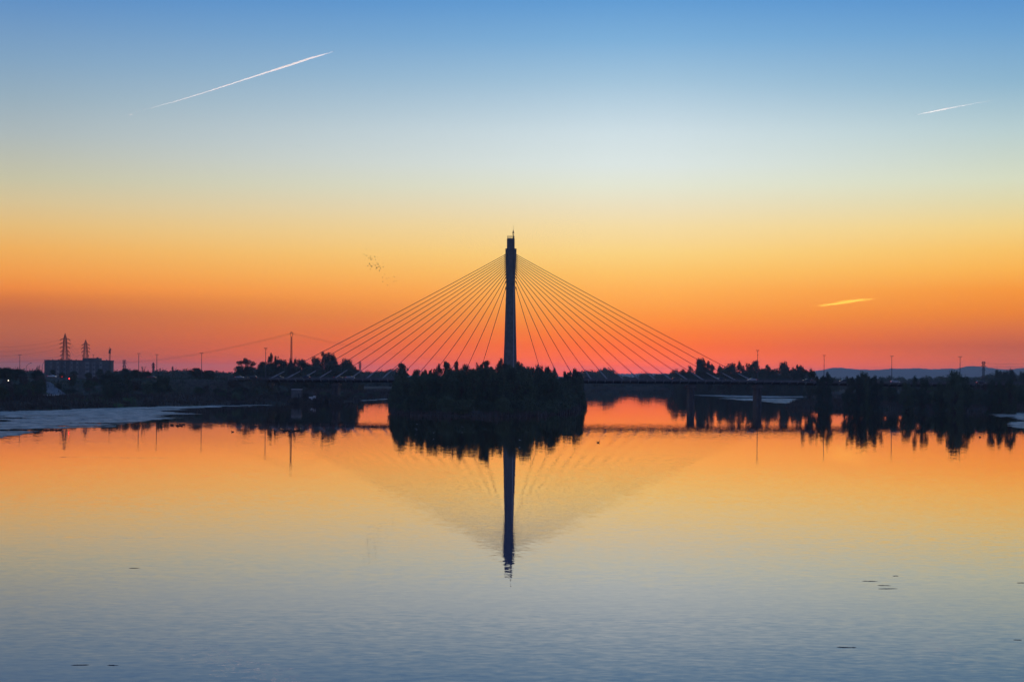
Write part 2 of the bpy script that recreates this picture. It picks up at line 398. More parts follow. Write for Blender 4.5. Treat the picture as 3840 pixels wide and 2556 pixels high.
mo = t.nodes.new('ShaderNodeOutputMaterial'); t.links.new(ms.outputs[0], mo.inputs['Surface'])
wx = np.linspace(-320, 520, 2); wy = np.array([-1450.0, 1900.0]); A, B = np.meshgrid(wx, wy)
w = ob('water', mesh_np('water', np.stack([A, B, A * 0], -1).reshape(-1, 3), grid_faces(2, 2), wm))
tag(w, 'calm river mirroring the sunset sky', kind='structure')

# strips and patches laid on the land
def strip(name, pts, width, mat, label, dz=0.2, step=3.0, zf=None, kind='structure'):
    P = [Vector((*p, 0)) for p in pts]; Q = []
    for a, b_ in zip(P[:-1], P[1:]):
        k = max(1, int((b_ - a).length / step))
        Q += [a.lerp(b_, i / k) for i in range(k)]
    Q.append(P[-1]); V = []
    for i, q in enumerate(Q):
        d = (Q[min(i + 1, len(Q) - 1)] - Q[max(i - 1, 0)]).normalized(); nrm = Vector((-d.y, d.x, 0))
        for s_ in (-1, -0.5, 0, 0.5, 1):
            p = q + nrm * s_ * width / 2
            V.append((p.x, p.y, (zf(p.x, p.y) if zf else gz(p.x, p.y)) + dz))
    o = ob(name, mesh_np(name, V, grid_faces(len(Q), 5), mat)); tag(o, label, kind=kind); return o
path_m = material('pale_gravel', (0.30, 0.25, 0.24), 0.95, 0.1, 0.2, 0.8)
def shore_off(i0, i1, off):
    out = []
    for (a, b_) in zip(left_shore[i0:i1], left_shore[i0 + 1:i1 + 1]):
        d = (Vector(b_) - Vector(a)).normalized(); n_ = Vector((-d.y, d.x))
        out.append(tuple(Vector(a) + n_ * off))
    return out
strip('path', shore_off(3, 8, 30), 4.0, path_m, 'pale riverside path along the left bank')
strip('path', [(-178, 722), (-166, 738), (-152, 752), (-146, 762)], 4, path_m, 'short pale path climbing from the riverside towards the bridge')
strip('road', ROAD[:-1], 15.0, MT['asphalt'], 'asphalt approach road on the embankment left of the bridge', dz=0.14, zf=lambda x, y: EMB + 0.05)
lawn_m = material('short_lawn_grass', (0.045, 0.085, 0.022), 0.95, 0.1, 0.25, 0.4)
lx = np.arange(-192, -148, 3.0); ly = np.arange(668, 722, 3.0)
V = []
for j, y in enumerate(ly):
    for i, x in enumerate(lx):
        V.append((x - (y - 668) * 0.25, y, gz(x - (y - 668) * 0.25, y) + 0.22))
o = ob('lawn', mesh_np('lawn', V, grid_faces(len(ly), len(lx)), lawn_m)); tag(o, 'green lawn sloping to the river on the left bank', kind='structure')

# far hills
def hills(name, tab, D, depth, label):
    xs_ = np.linspace(tab[0][0], tab[-1][0], 260); yy = np.interp(xs_, [p[0] for p in tab], [p[1] for p in tab])
    r = np.random.RandomState(3); nz = np.interp(np.arange(260), np.arange(0, 260, 2), r.normal(0, 0.7, 130)); 
    k = np.ones(7) / 7; yy = np.convolve(np.pad(yy, 3, 'edge'), k, 'valid') + nz
    Z = CH + ((HY - yy) + (xs_ - CX) * PHI) * D / F; X = (xs_ - CX) * D / F
    prof = [(-1.0, 0.0), (-0.75, 0.22), (-0.5, 0.5), (-0.25, 0.8), (0, 1.0), (0.3, 0.8), (0.7, 0.4), (1.0, 0.0)]
    V = []
    for s_, hgt in prof:
        for i in range(260):
            V.append((X[i] * (1 + s_ * depth * 0.5 / D * (0 if s_ < 0 else 1)), D + s_ * depth * (1 + 0.12 * math.sin(i * 0.19 + s_ * 3)), 1.5 + (Z[i] - 1.5) * hgt * (1 + (0.10 * math.sin(i * 0.31 + s_ * 5) if 0 < hgt < 1 else 0))))
    o = ob(name, mesh_np(name, V, grid_faces(len(prof), 260), hill_m, True)); tag(o, label, kind='structure')
hill_m = material('wooded_hills', (0.085, 0.095, 0.07), 0.95, 0.1, 0.35, 0.006)
hills('hills', [(2780, 1403), (2900, 1400), (3005, 1396), (3050, 1391), (3090, 1386), (3130, 1376), (3150, 1377), (3180, 1383), (3230, 1385), (3290, 1387), (3340, 1382), (3430, 1380), (3490, 1384), (3560, 1381), (3590, 1383),
                (3610, 1376), (3634, 1370), (3660, 1372), (3700, 1376), (3740, 1383), (3790, 1386), (3840, 1379), (3930, 1372), (4050, 1380), (4200, 1400), (4300, 1404)], 12500, 900, 'low rolling hills on the right horizon')
hills('hills', [(2250, 1404), (2320, 1401), (2420, 1400), (2560, 1400), (2700, 1402), (2800, 1404)], 13800, 500, 'faint flat ridge behind the middle of the river')
hills('hills', [(-300, 1398), (0, 1399), (300, 1400), (600, 1401), (860, 1400), (1200, 1402), (1500, 1404)], 13800, 500, 'faint flat ridge on the left horizon')

# ------------------------------------------------------------------ floating plant mats
mm = bpy.data.materials.new('floating_leaves'); mm.use_nodes = True
t = mm.node_tree; b = t.nodes['Principled BSDF']; b.inputs['Roughness'].default_value = 0.5; b.inputs['IOR'].default_value = 1.45
nc = t.nodes.new('ShaderNodeTexNoise'); nc.inputs['Scale'].default_value = 0.16; nc.inputs['Detail'].default_value = 6; nc.inputs['Roughness'].default_value = 0.7
tcc = t.nodes.new('ShaderNodeTexCoord'); t.links.new(tcc.outputs['Object'], nc.inputs['Vector'])
rc = t.nodes.new('ShaderNodeValToRGB'); rc.color_ramp.elements[0].position = 0.42; rc.color_ramp.elements[1].position = 0.58
rc.color_ramp.elements[0].color = (0.05, 0.055, 0.05, 1); rc.color_ramp.elements[1].color = (0.50, 0.42, 0.34, 1); t.links.new(nc.outputs['Fac'], rc.inputs[0]); t.links.new(rc.outputs[0], b.inputs['Base Color'])
t.links.new(wave_normal(t, [(0.9, 0.9, 1.1, 1.1, 3), (0.14, 0.14, 0.5, 0.5, 2)]), b.inputs['Normal'])
def mat_patch(poly_px, label, cell=1.6, ragged=5.0, hole=0.64, seed=1, name='floating_plant_mat'):
    P = [(PX(x, WD(y, x)), WD(y, x)) for x, y in poly_px]
    x0, x1 = min(p[0] for p in P) - 4, max(p[0] for p in P) + 4; y0, y1 = min(p[1] for p in P) - 4, max(p[1] for p in P) + 4
    ax = np.arange(x0, x1, cell); ay = np.arange(y0, y1, cell * 1.4); A, B = np.meshgrid(ax, ay)
    d = dist(P, A, B) * np.where(inside(P, A, B), 1, -1)
    nn = np.array([[noise.fractal(Vector((x * 0.03, y * 0.06, seed)), 1.0, 2.0, 4) for x in ax] for y in ay])
    keep = (d + nn * ragged * 2.2 > 0) & (nn < hole)
    r = np.random.RandomState(seed)
    A2 = A + r.uniform(-0.5, 0.5, A.shape) * cell; B2 = B + r.uniform(-0.5, 0.5, A.shape) * cell
    Z = 0.03 + np.abs(r.normal(0, 0.05, A.shape))
    fc = grid_faces(len(ay), len(ax)); kf = (keep[:-1, :-1] & keep[1:, 1:]).reshape(-1)
    o = ob(name, mesh_np(name, np.stack([A2, B2, Z], -1).reshape(-1, 3), fc[kf], mm)); tag(o, label, kind='stuff'); return o
mat_patch([(-60, 1545), (280, 1534), (560, 1524.5), (760, 1521), (1000, 1516.3), (1000, 1518), (760, 1528), (640, 1538), (670, 1545), (690, 1553), (640, 1566), (560, 1578), (470, 1590), (380, 1602), (250, 1607), (100, 1608), (-60, 1611)],
          'large grey mat of floating river plants along the left bank', seed=1)
mat_patch([(-60, 1616), (60, 1616), (160, 1617), (120, 1624), (40, 1634), (-60, 1645)], 'small grey mat of floating plants at the left edge', seed=2, ragged=2)
mat_patch([(2590, 1479.5), (2700, 1481), (2960, 1485), (3030, 1484), (3030, 1490), (2900, 1491), (2740, 1488), (2620, 1483)], 'far pale strip of floating plants beneath the right deck', seed=3, ragged=3, cell=2.4)
mat_patch([(2680, 1491.5), (2830, 1493.5), (3000, 1494), (3000, 1512), (2950, 1514), (2880, 1507), (2780, 1500)], 'nearer grey strip of floating plants between the right piers', seed=4, ragged=3, cell=2.0)
mat_patch([(3700, 1553), (3780, 1549), (3930, 1549), (3930, 1620), (3860, 1612), (3800, 1600), (3790, 1585), (3840, 1572), (3760, 1562)], 'grey mat of floating plants at the right edge', seed=5, ragged=2)
mat_patch([(1320, 1502), (1460, 1494), (1475, 1496), (1400, 1501), (1330, 1505)], 'thin pale strip of floating plants left of the island', seed=6, ragged=2, cell=2.2)
weed_m = material('drifting_weed', (0.012, 0.014, 0.018), 0.5, 0.4, 0.2, 4.0)
def weed(px, py, wpx, label, seed):
    D = WD(py, px); r = random.Random(seed); mb = MB(); w_ = wpx * D / F
    for _ in range(26):
        a = max(-0.42, min(0.42, r.gauss(0, 0.2))) * w_; q = a * 0.12 * (1 if seed % 2 else -1) + r.gauss(0, 0.035) * w_; l_ = r.uniform(0.3, 0.6) * w_ * 0.5; s_ = r.uniform(0.008, 0.022)
        th = r.uniform(-0.25, 0.25)
        mb.tube([(a - l_ * math.cos(th), q - l_ * math.sin(th), 0.0), (a, q, 0.006), (a + l_ * math.cos(th), q + l_ * math.sin(th), 0.0)], [s_ * 0.3, s_, s_ * 0.3], 5)
    o = mb.build('drifting_weed', weed_m); o.location = (PX(px, D), D, 0.0)
    tag(o, label, 'water weed', 'clumps of weed drifting on the near water')
weed(3335, 2206, 62, 'darkest long clump of weed drifting at lower right', 1)
weed(3268, 2178, 46, 'thin dark streak of weed left of the darkest clump', 2)
weed(3362, 2158, 20, 'small dark fleck of weed above the darkest clump', 3)
weed(3322, 2194, 40, 'faint streak of weed just above the darkest clump', 4)
weed(3835, 2184, 34, 'streak of weed touching the right edge of the water', 5)
weed(3182, 2426, 60, 'faint weed streak near the bottom right of the water', 6)
weed(308, 2492, 50, 'dark weed streak at the bottom left', 7)
weed(430, 2493, 36, 'second weed streak right of the one at bottom left', 8)
weed(508, 2129, 34, 'lone weed fleck on the left of the near water', 9)
weed(3826, 2398, 30, 'short weed fleck at the lower right corner', 10)

# ------------------------------------------------------------------ bridge
BY = 815.0
K = F / BY
bot_t = [(-600, 1430), (1000, 1433), (1460, 1434), (2200, 1437), (2700, 1440.5), (2950, 1443), (3400, 1450), (3840, 1453.5), (4300, 1456)]
def deck_bot(x):
    px = CX + x * K
    return PZ(float(np.interp(px, [p[0] for p in bot_t], [p[1] for p in bot_t])), BY - 11.0, px)
def deck_top(x): return deck_bot(x) + 1.75
bridge = thing('cable_stayed_bridge', 'cable stayed road bridge with one tall concrete pylon across the river', 'bridge', (PX(1911.5, BY), BY, 0))
bx0, by0 = bridge.location.x, BY
def LX(px, py=1420): return PX(px, BY, py) - bx0      # bridge-local x
XL, XR = LX(870), LX(4200)
secs = []
nseg = 60
for i in range(nseg + 1):
    x = XL + (XR - XL) * i / nseg
    zb = deck_bot(x + bx0); zt = zb + 1.75
    secs.append([(x, -11.0, zt - 0.3), (x, -11.0, zt), (x, 11.0, zt), (x, 11.0, zt - 0.3), (x, 7.2, zt - 0.45), (x, 6.8, zb), (x, -6.8, zb), (x, -7.2, zt - 0.45)])
mb = MB(); mb.loft(secs)
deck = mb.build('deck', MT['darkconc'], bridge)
mbr = MB(); x = XL
while x < XR:
    zt = deck_top(x + bx0)
    for sgn in (-1, 1):
        m_ = MB() if (sgn < 0 and x < LX(3080)) else mbr
        y0, y1 = sorted((sgn * 11.4, sgn * 7.3))
        m_.poly([(x - 0.14, sgn * 7.3, zt - 1.5), (x + 0.14, sgn * 7.3, zt - 1.5), (x + 0.14, sgn * 11.4, zt - 0.75), (x - 0.14, sgn * 11.4, zt - 0.75), (x - 0.14, sgn * 7.3, zt - 0.31), (x + 0.14, sgn * 7.3, zt - 0.31), (x + 0.14, sgn * 11.4, zt - 0.31), (x - 0.14, sgn * 11.4, zt - 0.31)],
                [(0, 3, 2, 1), (4, 5, 6, 7), (0, 1, 5, 4), (1, 2, 6, 5), (2, 3, 7, 6), (3, 0, 4, 7)])
        m_.box(x - 0.12, x + 0.12, min(sgn * 11.4, sgn * 11.23), max(sgn * 11.4, sgn * 11.23), zt - 0.309, zt + 0.3)
        if m_ is not mbr: m_.build('bracket', MT['bracket'], deck)
    x += 4.05
tag(mbr.build('bracket', MT['bracket'], deck), kind='stuff')
for sgn in (-1, 1):
    mb = MB(); sec_ = []
    for i in range(nseg + 1):
        xa = XL + (XR - XL) * i / nseg; za = deck_top(xa + bx0); y = sgn * 11.1
        sec_.append([(xa, y - 0.12, za - 0.55), (xa, y + 0.12, za - 0.55), (xa, y + 0.12, za + 0.12), (xa, y - 0.12, za + 0.12)])
    mb.loft(sec_); mb.build('fascia', MT['fascia'], deck)
for sgn, nm in ((-1, 'near'), (1, 'far')):
    mb = MB(); x = XL; k = 0
    while x < XR:
        zt = deck_top(x + bx0) + 0.12
        mb.box(x - 0.04, x + 0.04, sgn * 11.05 - 0.05, sgn * 11.05 + 0.05, zt, zt + 0.95)
        x += 2.0; k += 1
    for hgt, r_ in ((0.95, 0.05), (0.62, 0.03), (0.32, 0.03)):
        mb.tube([(XL + (XR - XL) * i / nseg, sgn * 11.05, deck_top(XL + (XR - XL) * i / nseg + bx0) + 0.12 + hgt) for i in range(nseg + 1)], r_, 4)
    mb.build('railing', MT['steel'], bridge)
for y in (-1.6, 1.6):
    mb = MB()
    mb.loft([[(x_, y - 0.12, deck_top(x_ + bx0) - 0.003), (x_, y + 0.12, deck_top(x_ + bx0) - 0.003), (x_, y + 0.12, deck_top(x_ + bx0) + 0.5), (x_, y - 0.12, deck_top(x_ + bx0) + 0.5)] for x_ in np.linspace(XL, XR, nseg + 1)])
    mb.build('median_barrier', MT['concrete'], bridge)
def pylon_sec(xl, xr, py, front=3.4, cl=1.7, ridge=1926.3):
    z = PZ(py, BY) if py < 1500 else -1.0
    a, b_, r_ = LX(xl, min(py, 1420)), LX(xr, min(py, 1420)), LX(ridge, min(py, 1420))
    return [(a, -front + 2.1, z), (a + cl, -front, z), (r_, -front, z), (b_, -front + 1.1, z), (b_, front - 2.1, z), (b_ - cl * 0.7, front, z), (a + cl, front, z), (a, front - 2.1, z)]
mb = MB()
mb.loft([pylon_sec(1884, 1942, 1517, 4.2), pylon_sec(1886, 1940, 1420, 4.1), pylon_sec(1888, 1938, 1360, 4.0), pylon_sec(1891.5, 1936, 1280, 3.8), pylon_sec(1894.5, 1934, 1180, 3.6),
         pylon_sec(1898, 1931.5, 1075, 3.4, 1.2), pylon_sec(1898.2, 1931.5, 1050, 3.3, 1.0)])
pylon = mb.build('pylon', MT['concrete'], bridge)
mb = MB()
mb.loft([pylon_sec(1898.6, 1931.2, 1052, 2.9, 0.9), pylon_sec(1900, 1930.5, 1000, 2.8, 0.7), pylon_sec(1901, 1930, 895.5, 2.7, 0.7)])
mb.build('upper_shaft', MT['concrete'], pylon)
mb = MB()
for s_ in (-1, 1):
    e0, e1 = (1900.5, 1898) if s_ < 0 else (1929, 1931.6)
    tabx = [(1056, e1), (1020, 1897.4 if s_ < 0 else 1932.6), (985, 1896.4 if s_ < 0 else 1934.5), (950, 1895.4 if s_ < 0 else 1936.6), (933, 1895.2 if s_ < 0 else 1937)]
    sec = []
    for py, ex in tabx:
        a, b_ = sorted((LX(ex, py), LX(1912 if s_ < 0 else 1927.4, py)))
        z = PZ(py, BY)
        sec.append([(a, -2.1, z), (b_, -2.1 if s_ < 0 else -2.95, z), (b_, 2.0, z), (a, 2.0, z)] if s_ < 0 else [(a, -2.95, z), (b_, -2.1, z), (b_, 2.0, z), (a, 2.0, z)])
    mb.loft(sec)
mb.build('anchor_head', MT['concrete'], pylon)
mb = MB()
for (py, fr) in ((0, 0),):
    zz = [PZ(1420, BY), PZ(1280, BY), PZ(1180, BY), PZ(1075, BY)]; ff = [4.1, 3.8, 3.6, 3.4]
    for i in range(3):
        a, b_ = LX(1925.3, 1250), LX(1926.6, 1250)
        mb.poly([(a, -ff[i] - 0.16, zz[i]), (b_, -ff[i] - 0.16, zz[i]), (b_, -ff[i] + 0.3, zz[i]), (a, -ff[i] + 0.3, zz[i]), (a, -ff[i + 1] - 0.16, zz[i + 1]), (b_, -ff[i + 1] - 0.16, zz[i + 1]), (b_, -ff[i + 1] + 0.3, zz[i + 1]), (a, -ff[i + 1] + 0.3, zz[i + 1])],
                [(0, 3, 2, 1), (4, 5, 6, 7), (0, 1, 5, 4), (1, 2, 6, 5), (2, 3, 7, 6), (3, 0, 4, 7)])
mb.build('edge_highlight_rib', MT['pale'], pylon)  # pale strip added as the sky light caught along the shaft's ridge
# top railing and lantern spire
mb = MB(); zt = PZ(895.5, BY)
for xx in np.linspace(LX(1903, 890), LX(1928.5, 890), 8):
    for yy in (-2.3, 2.3): mb.tube([(xx, yy, zt - 0.05), (xx, yy, zt + 1.3)], 0.05, 4)
for yy in (-2.3, 2.3):
    for hgt in (0.45, 0.85, 1.3): mb.tube([(LX(1903, 890), yy, zt + hgt), (LX(1928.5, 890), yy, zt + hgt)], 0.045, 4)
for xx in (LX(1903, 890), LX(1928.5, 890)):
    for hgt in (0.45, 0.85, 1.3): mb.tube([(xx, -2.3, zt + hgt), (xx, 2.3, zt + hgt)], 0.045, 4)
mb.box(LX(1926, 890), LX(1929, 890), -2.2, -0.8, zt - 0.05, zt + 1.2); mb.box(LX(1902.5, 890), LX(1904, 890), -2.2, 2.2, zt - 0.05, zt + 1.25)
mb.build('platform_railing', MT['steel'], pylon)
xs0 = LX(1924.5, 890); mb = MB()
mb.lathe([(0.19, PZ(896, BY)), (0.17, PZ(882.5, BY)), (0.42, PZ(881.6, BY)), (0.42, PZ(881.0, BY)), (0.10, PZ(880.5, BY)), (0.12, PZ(878, BY)), (0.02, PZ(877.5, BY))], xs0, -1.8)
for k in range(6):
    a = k * math.pi / 3; mb.tube([(xs0 + 0.38 * math.cos(a), -1.8 + 0.38 * math.sin(a), PZ(881.2, BY)), (xs0 + 0.42 * math.cos(a), -1.8 + 0.42 * math.sin(a), PZ(874.5, BY))], 0.04, 4)
mb.lathe([(0.50, PZ(875.4, BY)), (0.50, PZ(874, BY)), (0.36, PZ(872.8, BY)), (0.07, PZ(862, BY)), (0.05, PZ(860, BY)), (0.025, PZ(845, BY))], xs0, -1.8)
mb.build('lantern_spire', MT['dark'], pylon)
# piers
def pier(px, gap=True):
    x = LX(px); w_ = 1.25; z1 = deck_bot(x + bx0) + 0.02
    zb = -1.5
    mb = MB()
    zt_ = z1 - 1.6; P_ = [(-w_, -6), (-0.12, -6), (-0.12, -4.2), (0.22, -4.2), (0.22, -6), (w_, -6), (w_, 6), (0.22, 6), (0.22, 4.2), (-0.12, 4.2), (-0.12, 6), (-w_, 6)]
    mb.loft([[(x + a, b_, z_) for a, b_ in P_] for z_ in (zb, zt_)])
    p = mb.build('pier', MT['pier'], bridge)
    mb = MB(); mb.box(x - 1.9, x + 1.9, -6.6, 6.6, z1 - 1.598, z1 - 0.6); mb.box(x - 1.0, x + 1.0, -6.2, 6.2, z1 - 0.598, z1)
    mb.build('pier_cap', MT['concrete'], p)
for px in (2590, 2840, 3090, 3344, 3600, 3850, 1262, 1010): pier(px)
mb = MB(); za = deck_bot(XL + bx0); mb.box(XL - 3, XL + 2.5, -11.4, 11.4, 2.0, za - 0.02)
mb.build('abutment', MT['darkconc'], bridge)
# stays
topy = [1077, 1055, 1039, 1027, 1017, 1008, 1000.5, 993.5, 986.5, 979.5, 973, 966.5, 960, 953.5]
for side in (-1, 1):
    for i in range(14):
        ax = 1918 + side * (119 + 60.5 * i) if side > 0 else 1918 - (126 + 60.0 * i)
        ed = 1934.0 if side > 0 else 1897.5
        tx, tz = LX(ed, topy[i]), PZ(topy[i], BY)
        x = LX(ax); z0 = deck_top(x + bx0) - 0.1
        Lh = abs(x - tx); sag = 0.7 * (Lh / 130.0) ** 2
        pts = []
        for k in range(15):
            u = k / 14; pts.append(Vector((x + (tx - x) * u, 0, z0 + (tz - z0) * u - 4 * sag * u * (1 - u))))
        mb = MB(); mb.tube(pts, 0.135, 6)
        d = (pts[-2] - pts[-1]).normalized()
        mb.tube([pts[-1] - d * 0.3, pts[-1] + d * 1.1], [0.30, 0.24], 8)
        c_ = mb.build('stay_cable', MT['cable'], bridge)
        d = (pts[1] - pts[0]).normalized(); mb = MB()
        mb.tube([pts[0], pts[0] + d * 4.2, pts[0] + d * 4.3, pts[0] + d * 8.0], [0.36, 0.34, 0.25, 0.20], 8)
        mb.build('anchor_sheath', MT['sheath'], c_)

# ------------------------------------------------------------------ lamp posts
def lamp_post(px, top, D, zb, label, extra=False, dx=0.0):
    zt = PZ(top, D, px); h = zt - zb
    o = thing('lamp_post', label, 'lamp post', (PX(px, D, 1400), D, zb), 0, 'tall lamp posts along the road')
    mb = MB(); mb.tube([(0, 0, 0), (0, 0, 0.8), (0, 0, 0.85), (0, 0, h * 0.5), (0, 0, h - 0.1)], [0.24, 0.22, 0.17, 0.15, 0.12], 8)
    if extra: mb.box(-0.32, 0.32, -0.1, 0.1, h - 2.6, h - 2.4)
    mb.build('pole', MT['steel'], o)
    mb = MB(); mb.box(-0.75, 0.75, -0.07, 0.07, h - 0.15, h - 0.02)
    if extra: mb.bar((-0.7, 0, h - 0.12), (0, 0, h - 0.9), 0.05); mb.bar((0.7, 0, h - 0.12), (0, 0, h - 0.9), 0.05)
    mb.build('crossarm', MT['steel'], o)
    for s_ in (-1, 1):
        mb = MB(); mb.box(s_ * 0.62 - 0.3, s_ * 0.62 + 0.3, -0.16, 0.16, h - 0.28, h - 0.16); mb.build('lamp_head', MT['dark'], o)
    return o
def dk(px): return deck_top(PX(px, BY, 1420))
lamp_post(996, 1304, BY, dk(996), 'tall lamp post with double crosspiece left of the longest left cable', True)
lamp_post(2841, 1312, BY, dk(2841), 'tall lamp post with double crosspiece above the outermost visible pier', True)
lamp_post(3090, 1331, BY, dk(3090), 'lamp post against the first hump of the hills')
lamp_post(3344, 1334, BY, dk(3344), 'lamp post between the two humps of the hills, beside a car')
lamp_post(3600, 1336, BY, dk(3600), 'rightmost tall lamp post, above the bushy right tree')
lamp_post(756, 1322, 820, EMB, 'lamp post above the low round tree left of the bridge')
lamp_post(588, 1328, 824, EMB, 'lamp post right of the small tower with a dark box on top')
lamp_post(520, 1324, 832, EMB, 'lamp post right of the small three armed pylon, over bare trees')
lamp_post(350, 1329, 1290, 9.0, 'lamp post rising behind the roof block of the building')
lamp_post(262, 1324, 1290, 9.0, 'lamp post just right of the largest lattice pylon')
lamp_post(74, 1329, 840, 10.0, 'leftmost thin lamp post over the trees at the left edge')
def arm_lamp(px, py, D, reach, label):
    zb = gz(PX(px, D), D); h = PZ(py, D, px) - zb
    o = thing('street_lamp', label, 'street lamp', (PX(px, D), D, zb), 0, 'curved arm street lamps at the left')
    pts = [(0, 0, 0), (0, 0, h * 0.62)] + [(reach * (1 - math.cos(a)) * 0.75, 0, h * 0.62 + (h * 0.38 - 0.4) * math.sin(a)) for a in np.linspace(0.15, 1.5, 8)] + [(reach * 0.9, 0, h - 0.15)]
    mb = MB(); mb.tube(pts, [0.14, 0.12] + [0.08] * 9, 6); mb.build('pole', MT['steel'], o, True)
    mb = MB(); mb.tube([(reach * 0.82, 0, h - 0.12), (reach * 0.9, 0, h - 0.02), (reach * 1.18, 0, h)], [0.10, 0.17, 0.08], 6); mb.build('lamp_head', MT['dark'], o)
arm_lamp(98, 1360, 850, 2.4, 'curved street lamp left of the building, lower of the two')
arm_lamp(158, 1349, 850, 3.2, 'curved street lamp reaching over the left end of the building')

# ------------------------------------------------------------------ pylons, crane, wires
def lattice(px, top, D, arms, wid, label, r=0.16, zb=None, box=False, name='electricity_pylon', hang=False, cat='pylon'):
    zb = gz(PX(px, D), D) if zb is None else zb
    zt = PZ(top, D, px) - zb; k = D / F
    o = thing(name, label, cat, (PX(px, D, top + 40), D, zb), rng.uniform(-0.15, 0.15))
    def hw(z):
        ys_ = [PZ(p[0], D, px) - zb for p in wid]; ws = [p[1] * k / 2 for p in wid]
        return float(np.interp(z, ys_[::-1], ws[::-1]))
    mb = MB(); lv = [0.0]
    while lv[-1] < zt - 0.6: lv.append(lv[-1] + max(hw(lv[-1]) * 1.7, zt / 26))
    lv[-1] = zt
    cs = [(-1, -1), (1, -1), (1, 1), (-1, 1)]
    for a, b_ in zip(lv[:-1], lv[1:]):
        wa, wb = hw(a), hw(b_)
        for i in range(4):
            p, q = cs[i], cs[(i + 1) % 4]
            mb.bar((p[0] * wa, p[1] * wa, a), (p[0] * wb, p[1] * wb, b_), r)
            mb.bar((p[0] * wa, p[1] * wa, a), (q[0] * wb, q[1] * wb, b_), r * 0.6)
            mb.bar((q[0] * wa, q[1] * wa, a), (p[0] * wb, p[1] * wb, b_), r * 0.6)
            mb.bar((p[0] * wb, p[1] * wb, b_), (q[0] * wb, q[1] * wb, b_), r * 0.6)
    mb.build('tower_frame', MT['dark'], o)
    for py, half in arms:
        z = PZ(py, D, px) - zb; hx_ = half * k; rise = 5.5 * k if not hang else 3 * k; mb = MB(); w0 = hw(z)
        for s_ in (-1, 1):
            tip = (s_ * hx_, 0, z)
            for yy in (-w0, w0):
                mb.bar((s_ * w0, yy, z), tip, r * 0.7); mb.bar((s_ * w0, yy, z + rise), tip, r * 0.7)
            mb.bar((s_ * (w0 + hx_) / 2, 0, z), (s_ * (w0 + hx_) / 2, 0, z + rise / 2), r * 0.6)
            mb.tube([(s_ * hx_, 0, z), (s_ * hx_ * 0.98, 0, z - 2.2 * k)], r * 1.0, 5)
            mb.tube([(s_ * hx_ * 1.02, -0.3, z - 2.2 * k), (s_ * hx_ * 0.8, 0.3, z - 2.6 * k)], r * 0.9, 5)
        mb.build('crossarm', MT['dark'], o)
    if box:
        mb = MB(); q = 3.2 * k; mb.lathe([(q * 0.6, zt - 0.3), (q, zt + q * 0.4), (q, zt + q * 1.3), (q * 0.5, zt + q * 1.8)], n=8); mb.build('head_box', MT['dark'], o)
    return o
lattice(244, 1250, 1250, [(1273, 19), (1288, 20.5), (1303, 19.5), (1318, 17), (1333, 19), (1348, 21)], [(1250, 0.6), (1264, 7), (1275, 9.5), (1303, 12), (1340, 18), (1350, 20), (1420, 26)], 'largest electricity pylon behind the long building, six pairs of arms')
lattice(321, 1274, 1450, [(1293, 15.5), (1306, 17), (1319, 16), (1333, 13)], [(1274, 0.6), (1286, 7), (1295, 9), (1330, 13), (1345, 16), (1420, 22)], 'second electricity pylon right of the largest one behind the building')
lattice(466, 1350, 2500, [(1353, 7), (1362, 8), (1374, 7)], [(1350, 5), (1362, 5), (1385, 9), (1410, 13)], 'small three armed electricity pylon right of the crane', r=0.22, zb=3)
lattice(575, 1364, 1800, [(1368, 7), (1376, 6)], [(1364, 4), (1376, 4.5), (1392, 6), (1410, 7)], 'small lattice tower with a dark box on top, over far trees', r=0.2, box=True, zb=4, name='lattice_tower', cat='tower')
lattice(647, 1379, 2300, [(1382, 4)], [(1379, 3), (1392, 4), (1410, 6)], 'tiny lattice tower over the far trees right of the boxed tower', r=0.2, box=True, zb=3, name='lattice_tower', cat='tower')
lattice(1350, 1353, 2400, [(1362, 6), (1369, 6), (1376, 5)], [(1353, 0.5), (1360, 3), (1380, 5), (1410, 10)], 'faint electricity pylon seen between the left cables', r=0.22, zb=3)
lattice(3688, 1355, 1500, [(1360, 7), (1372, 9), (1386, 7)], [(1355, 9), (1361, 9), (1364, 6), (1386, 6), (1410, 7), (1440, 10)], 'lone flat topped electricity pylon on the right, before the hills', r=0.14, hang=True, zb=4)
# slim loop-headed pylon
D = 878; o = thing('electricity_pylon', 'slim tapering electricity pylon with a loop head left of the cables', 'pylon', (PX(1093, D, 1290), D, gz(PX(1093, D), D)))
zb = o.location.z; k = D / F; zt = PZ(1244, D, 1093) - zb; mb = MB()
zn = PZ(1262, D, 1093) - zb; lv = np.linspace(0, zn, 26)
hw = lambda z: float(np.interp(z, [0, zn * 0.45, zn], [0.62, 0.42, 0.26]))
for a, b_ in zip(lv[:-1], lv[1:]):
    wa, wb = hw(a), hw(b_)
    for s_ in (-1, 1):
        for q in (-1, 1): mb.bar((s_ * wa, q * wa, a), (s_ * wb, q * wb, b_), 0.10)
        mb.bar((-wa, s_ * wa, a), (wb, s_ * wb, b_), 0.05); mb.bar((wa, s_ * wa, a), (-wb, s_ * wb, b_), 0.05)
mb.build('tower_frame', MT['dark'], o)
mb = MB(); R = 0.52
for s_ in (-1, 1):
    mb.tube([(s_ * 0.26, 0, zn), (s_ * 0.62, 0, zn + 0.8), (s_ * 0.62, 0, zn + 1.5), (s_ * 0.35, 0, zn + 2.1), (0, 0, zn + 2.25)], 0.11, 5)
mb.bar((-0.9, 0, zn + 1.8), (0.9, 0, zn + 1.8), 0.08); mb.bar((-0.6, 0, zn + 2.35), (0.6, 0, zn + 2.35), 0.07); mb.bar((0, 0, zn + 2.2), (0, 0, zn + 2.6), 0.06)
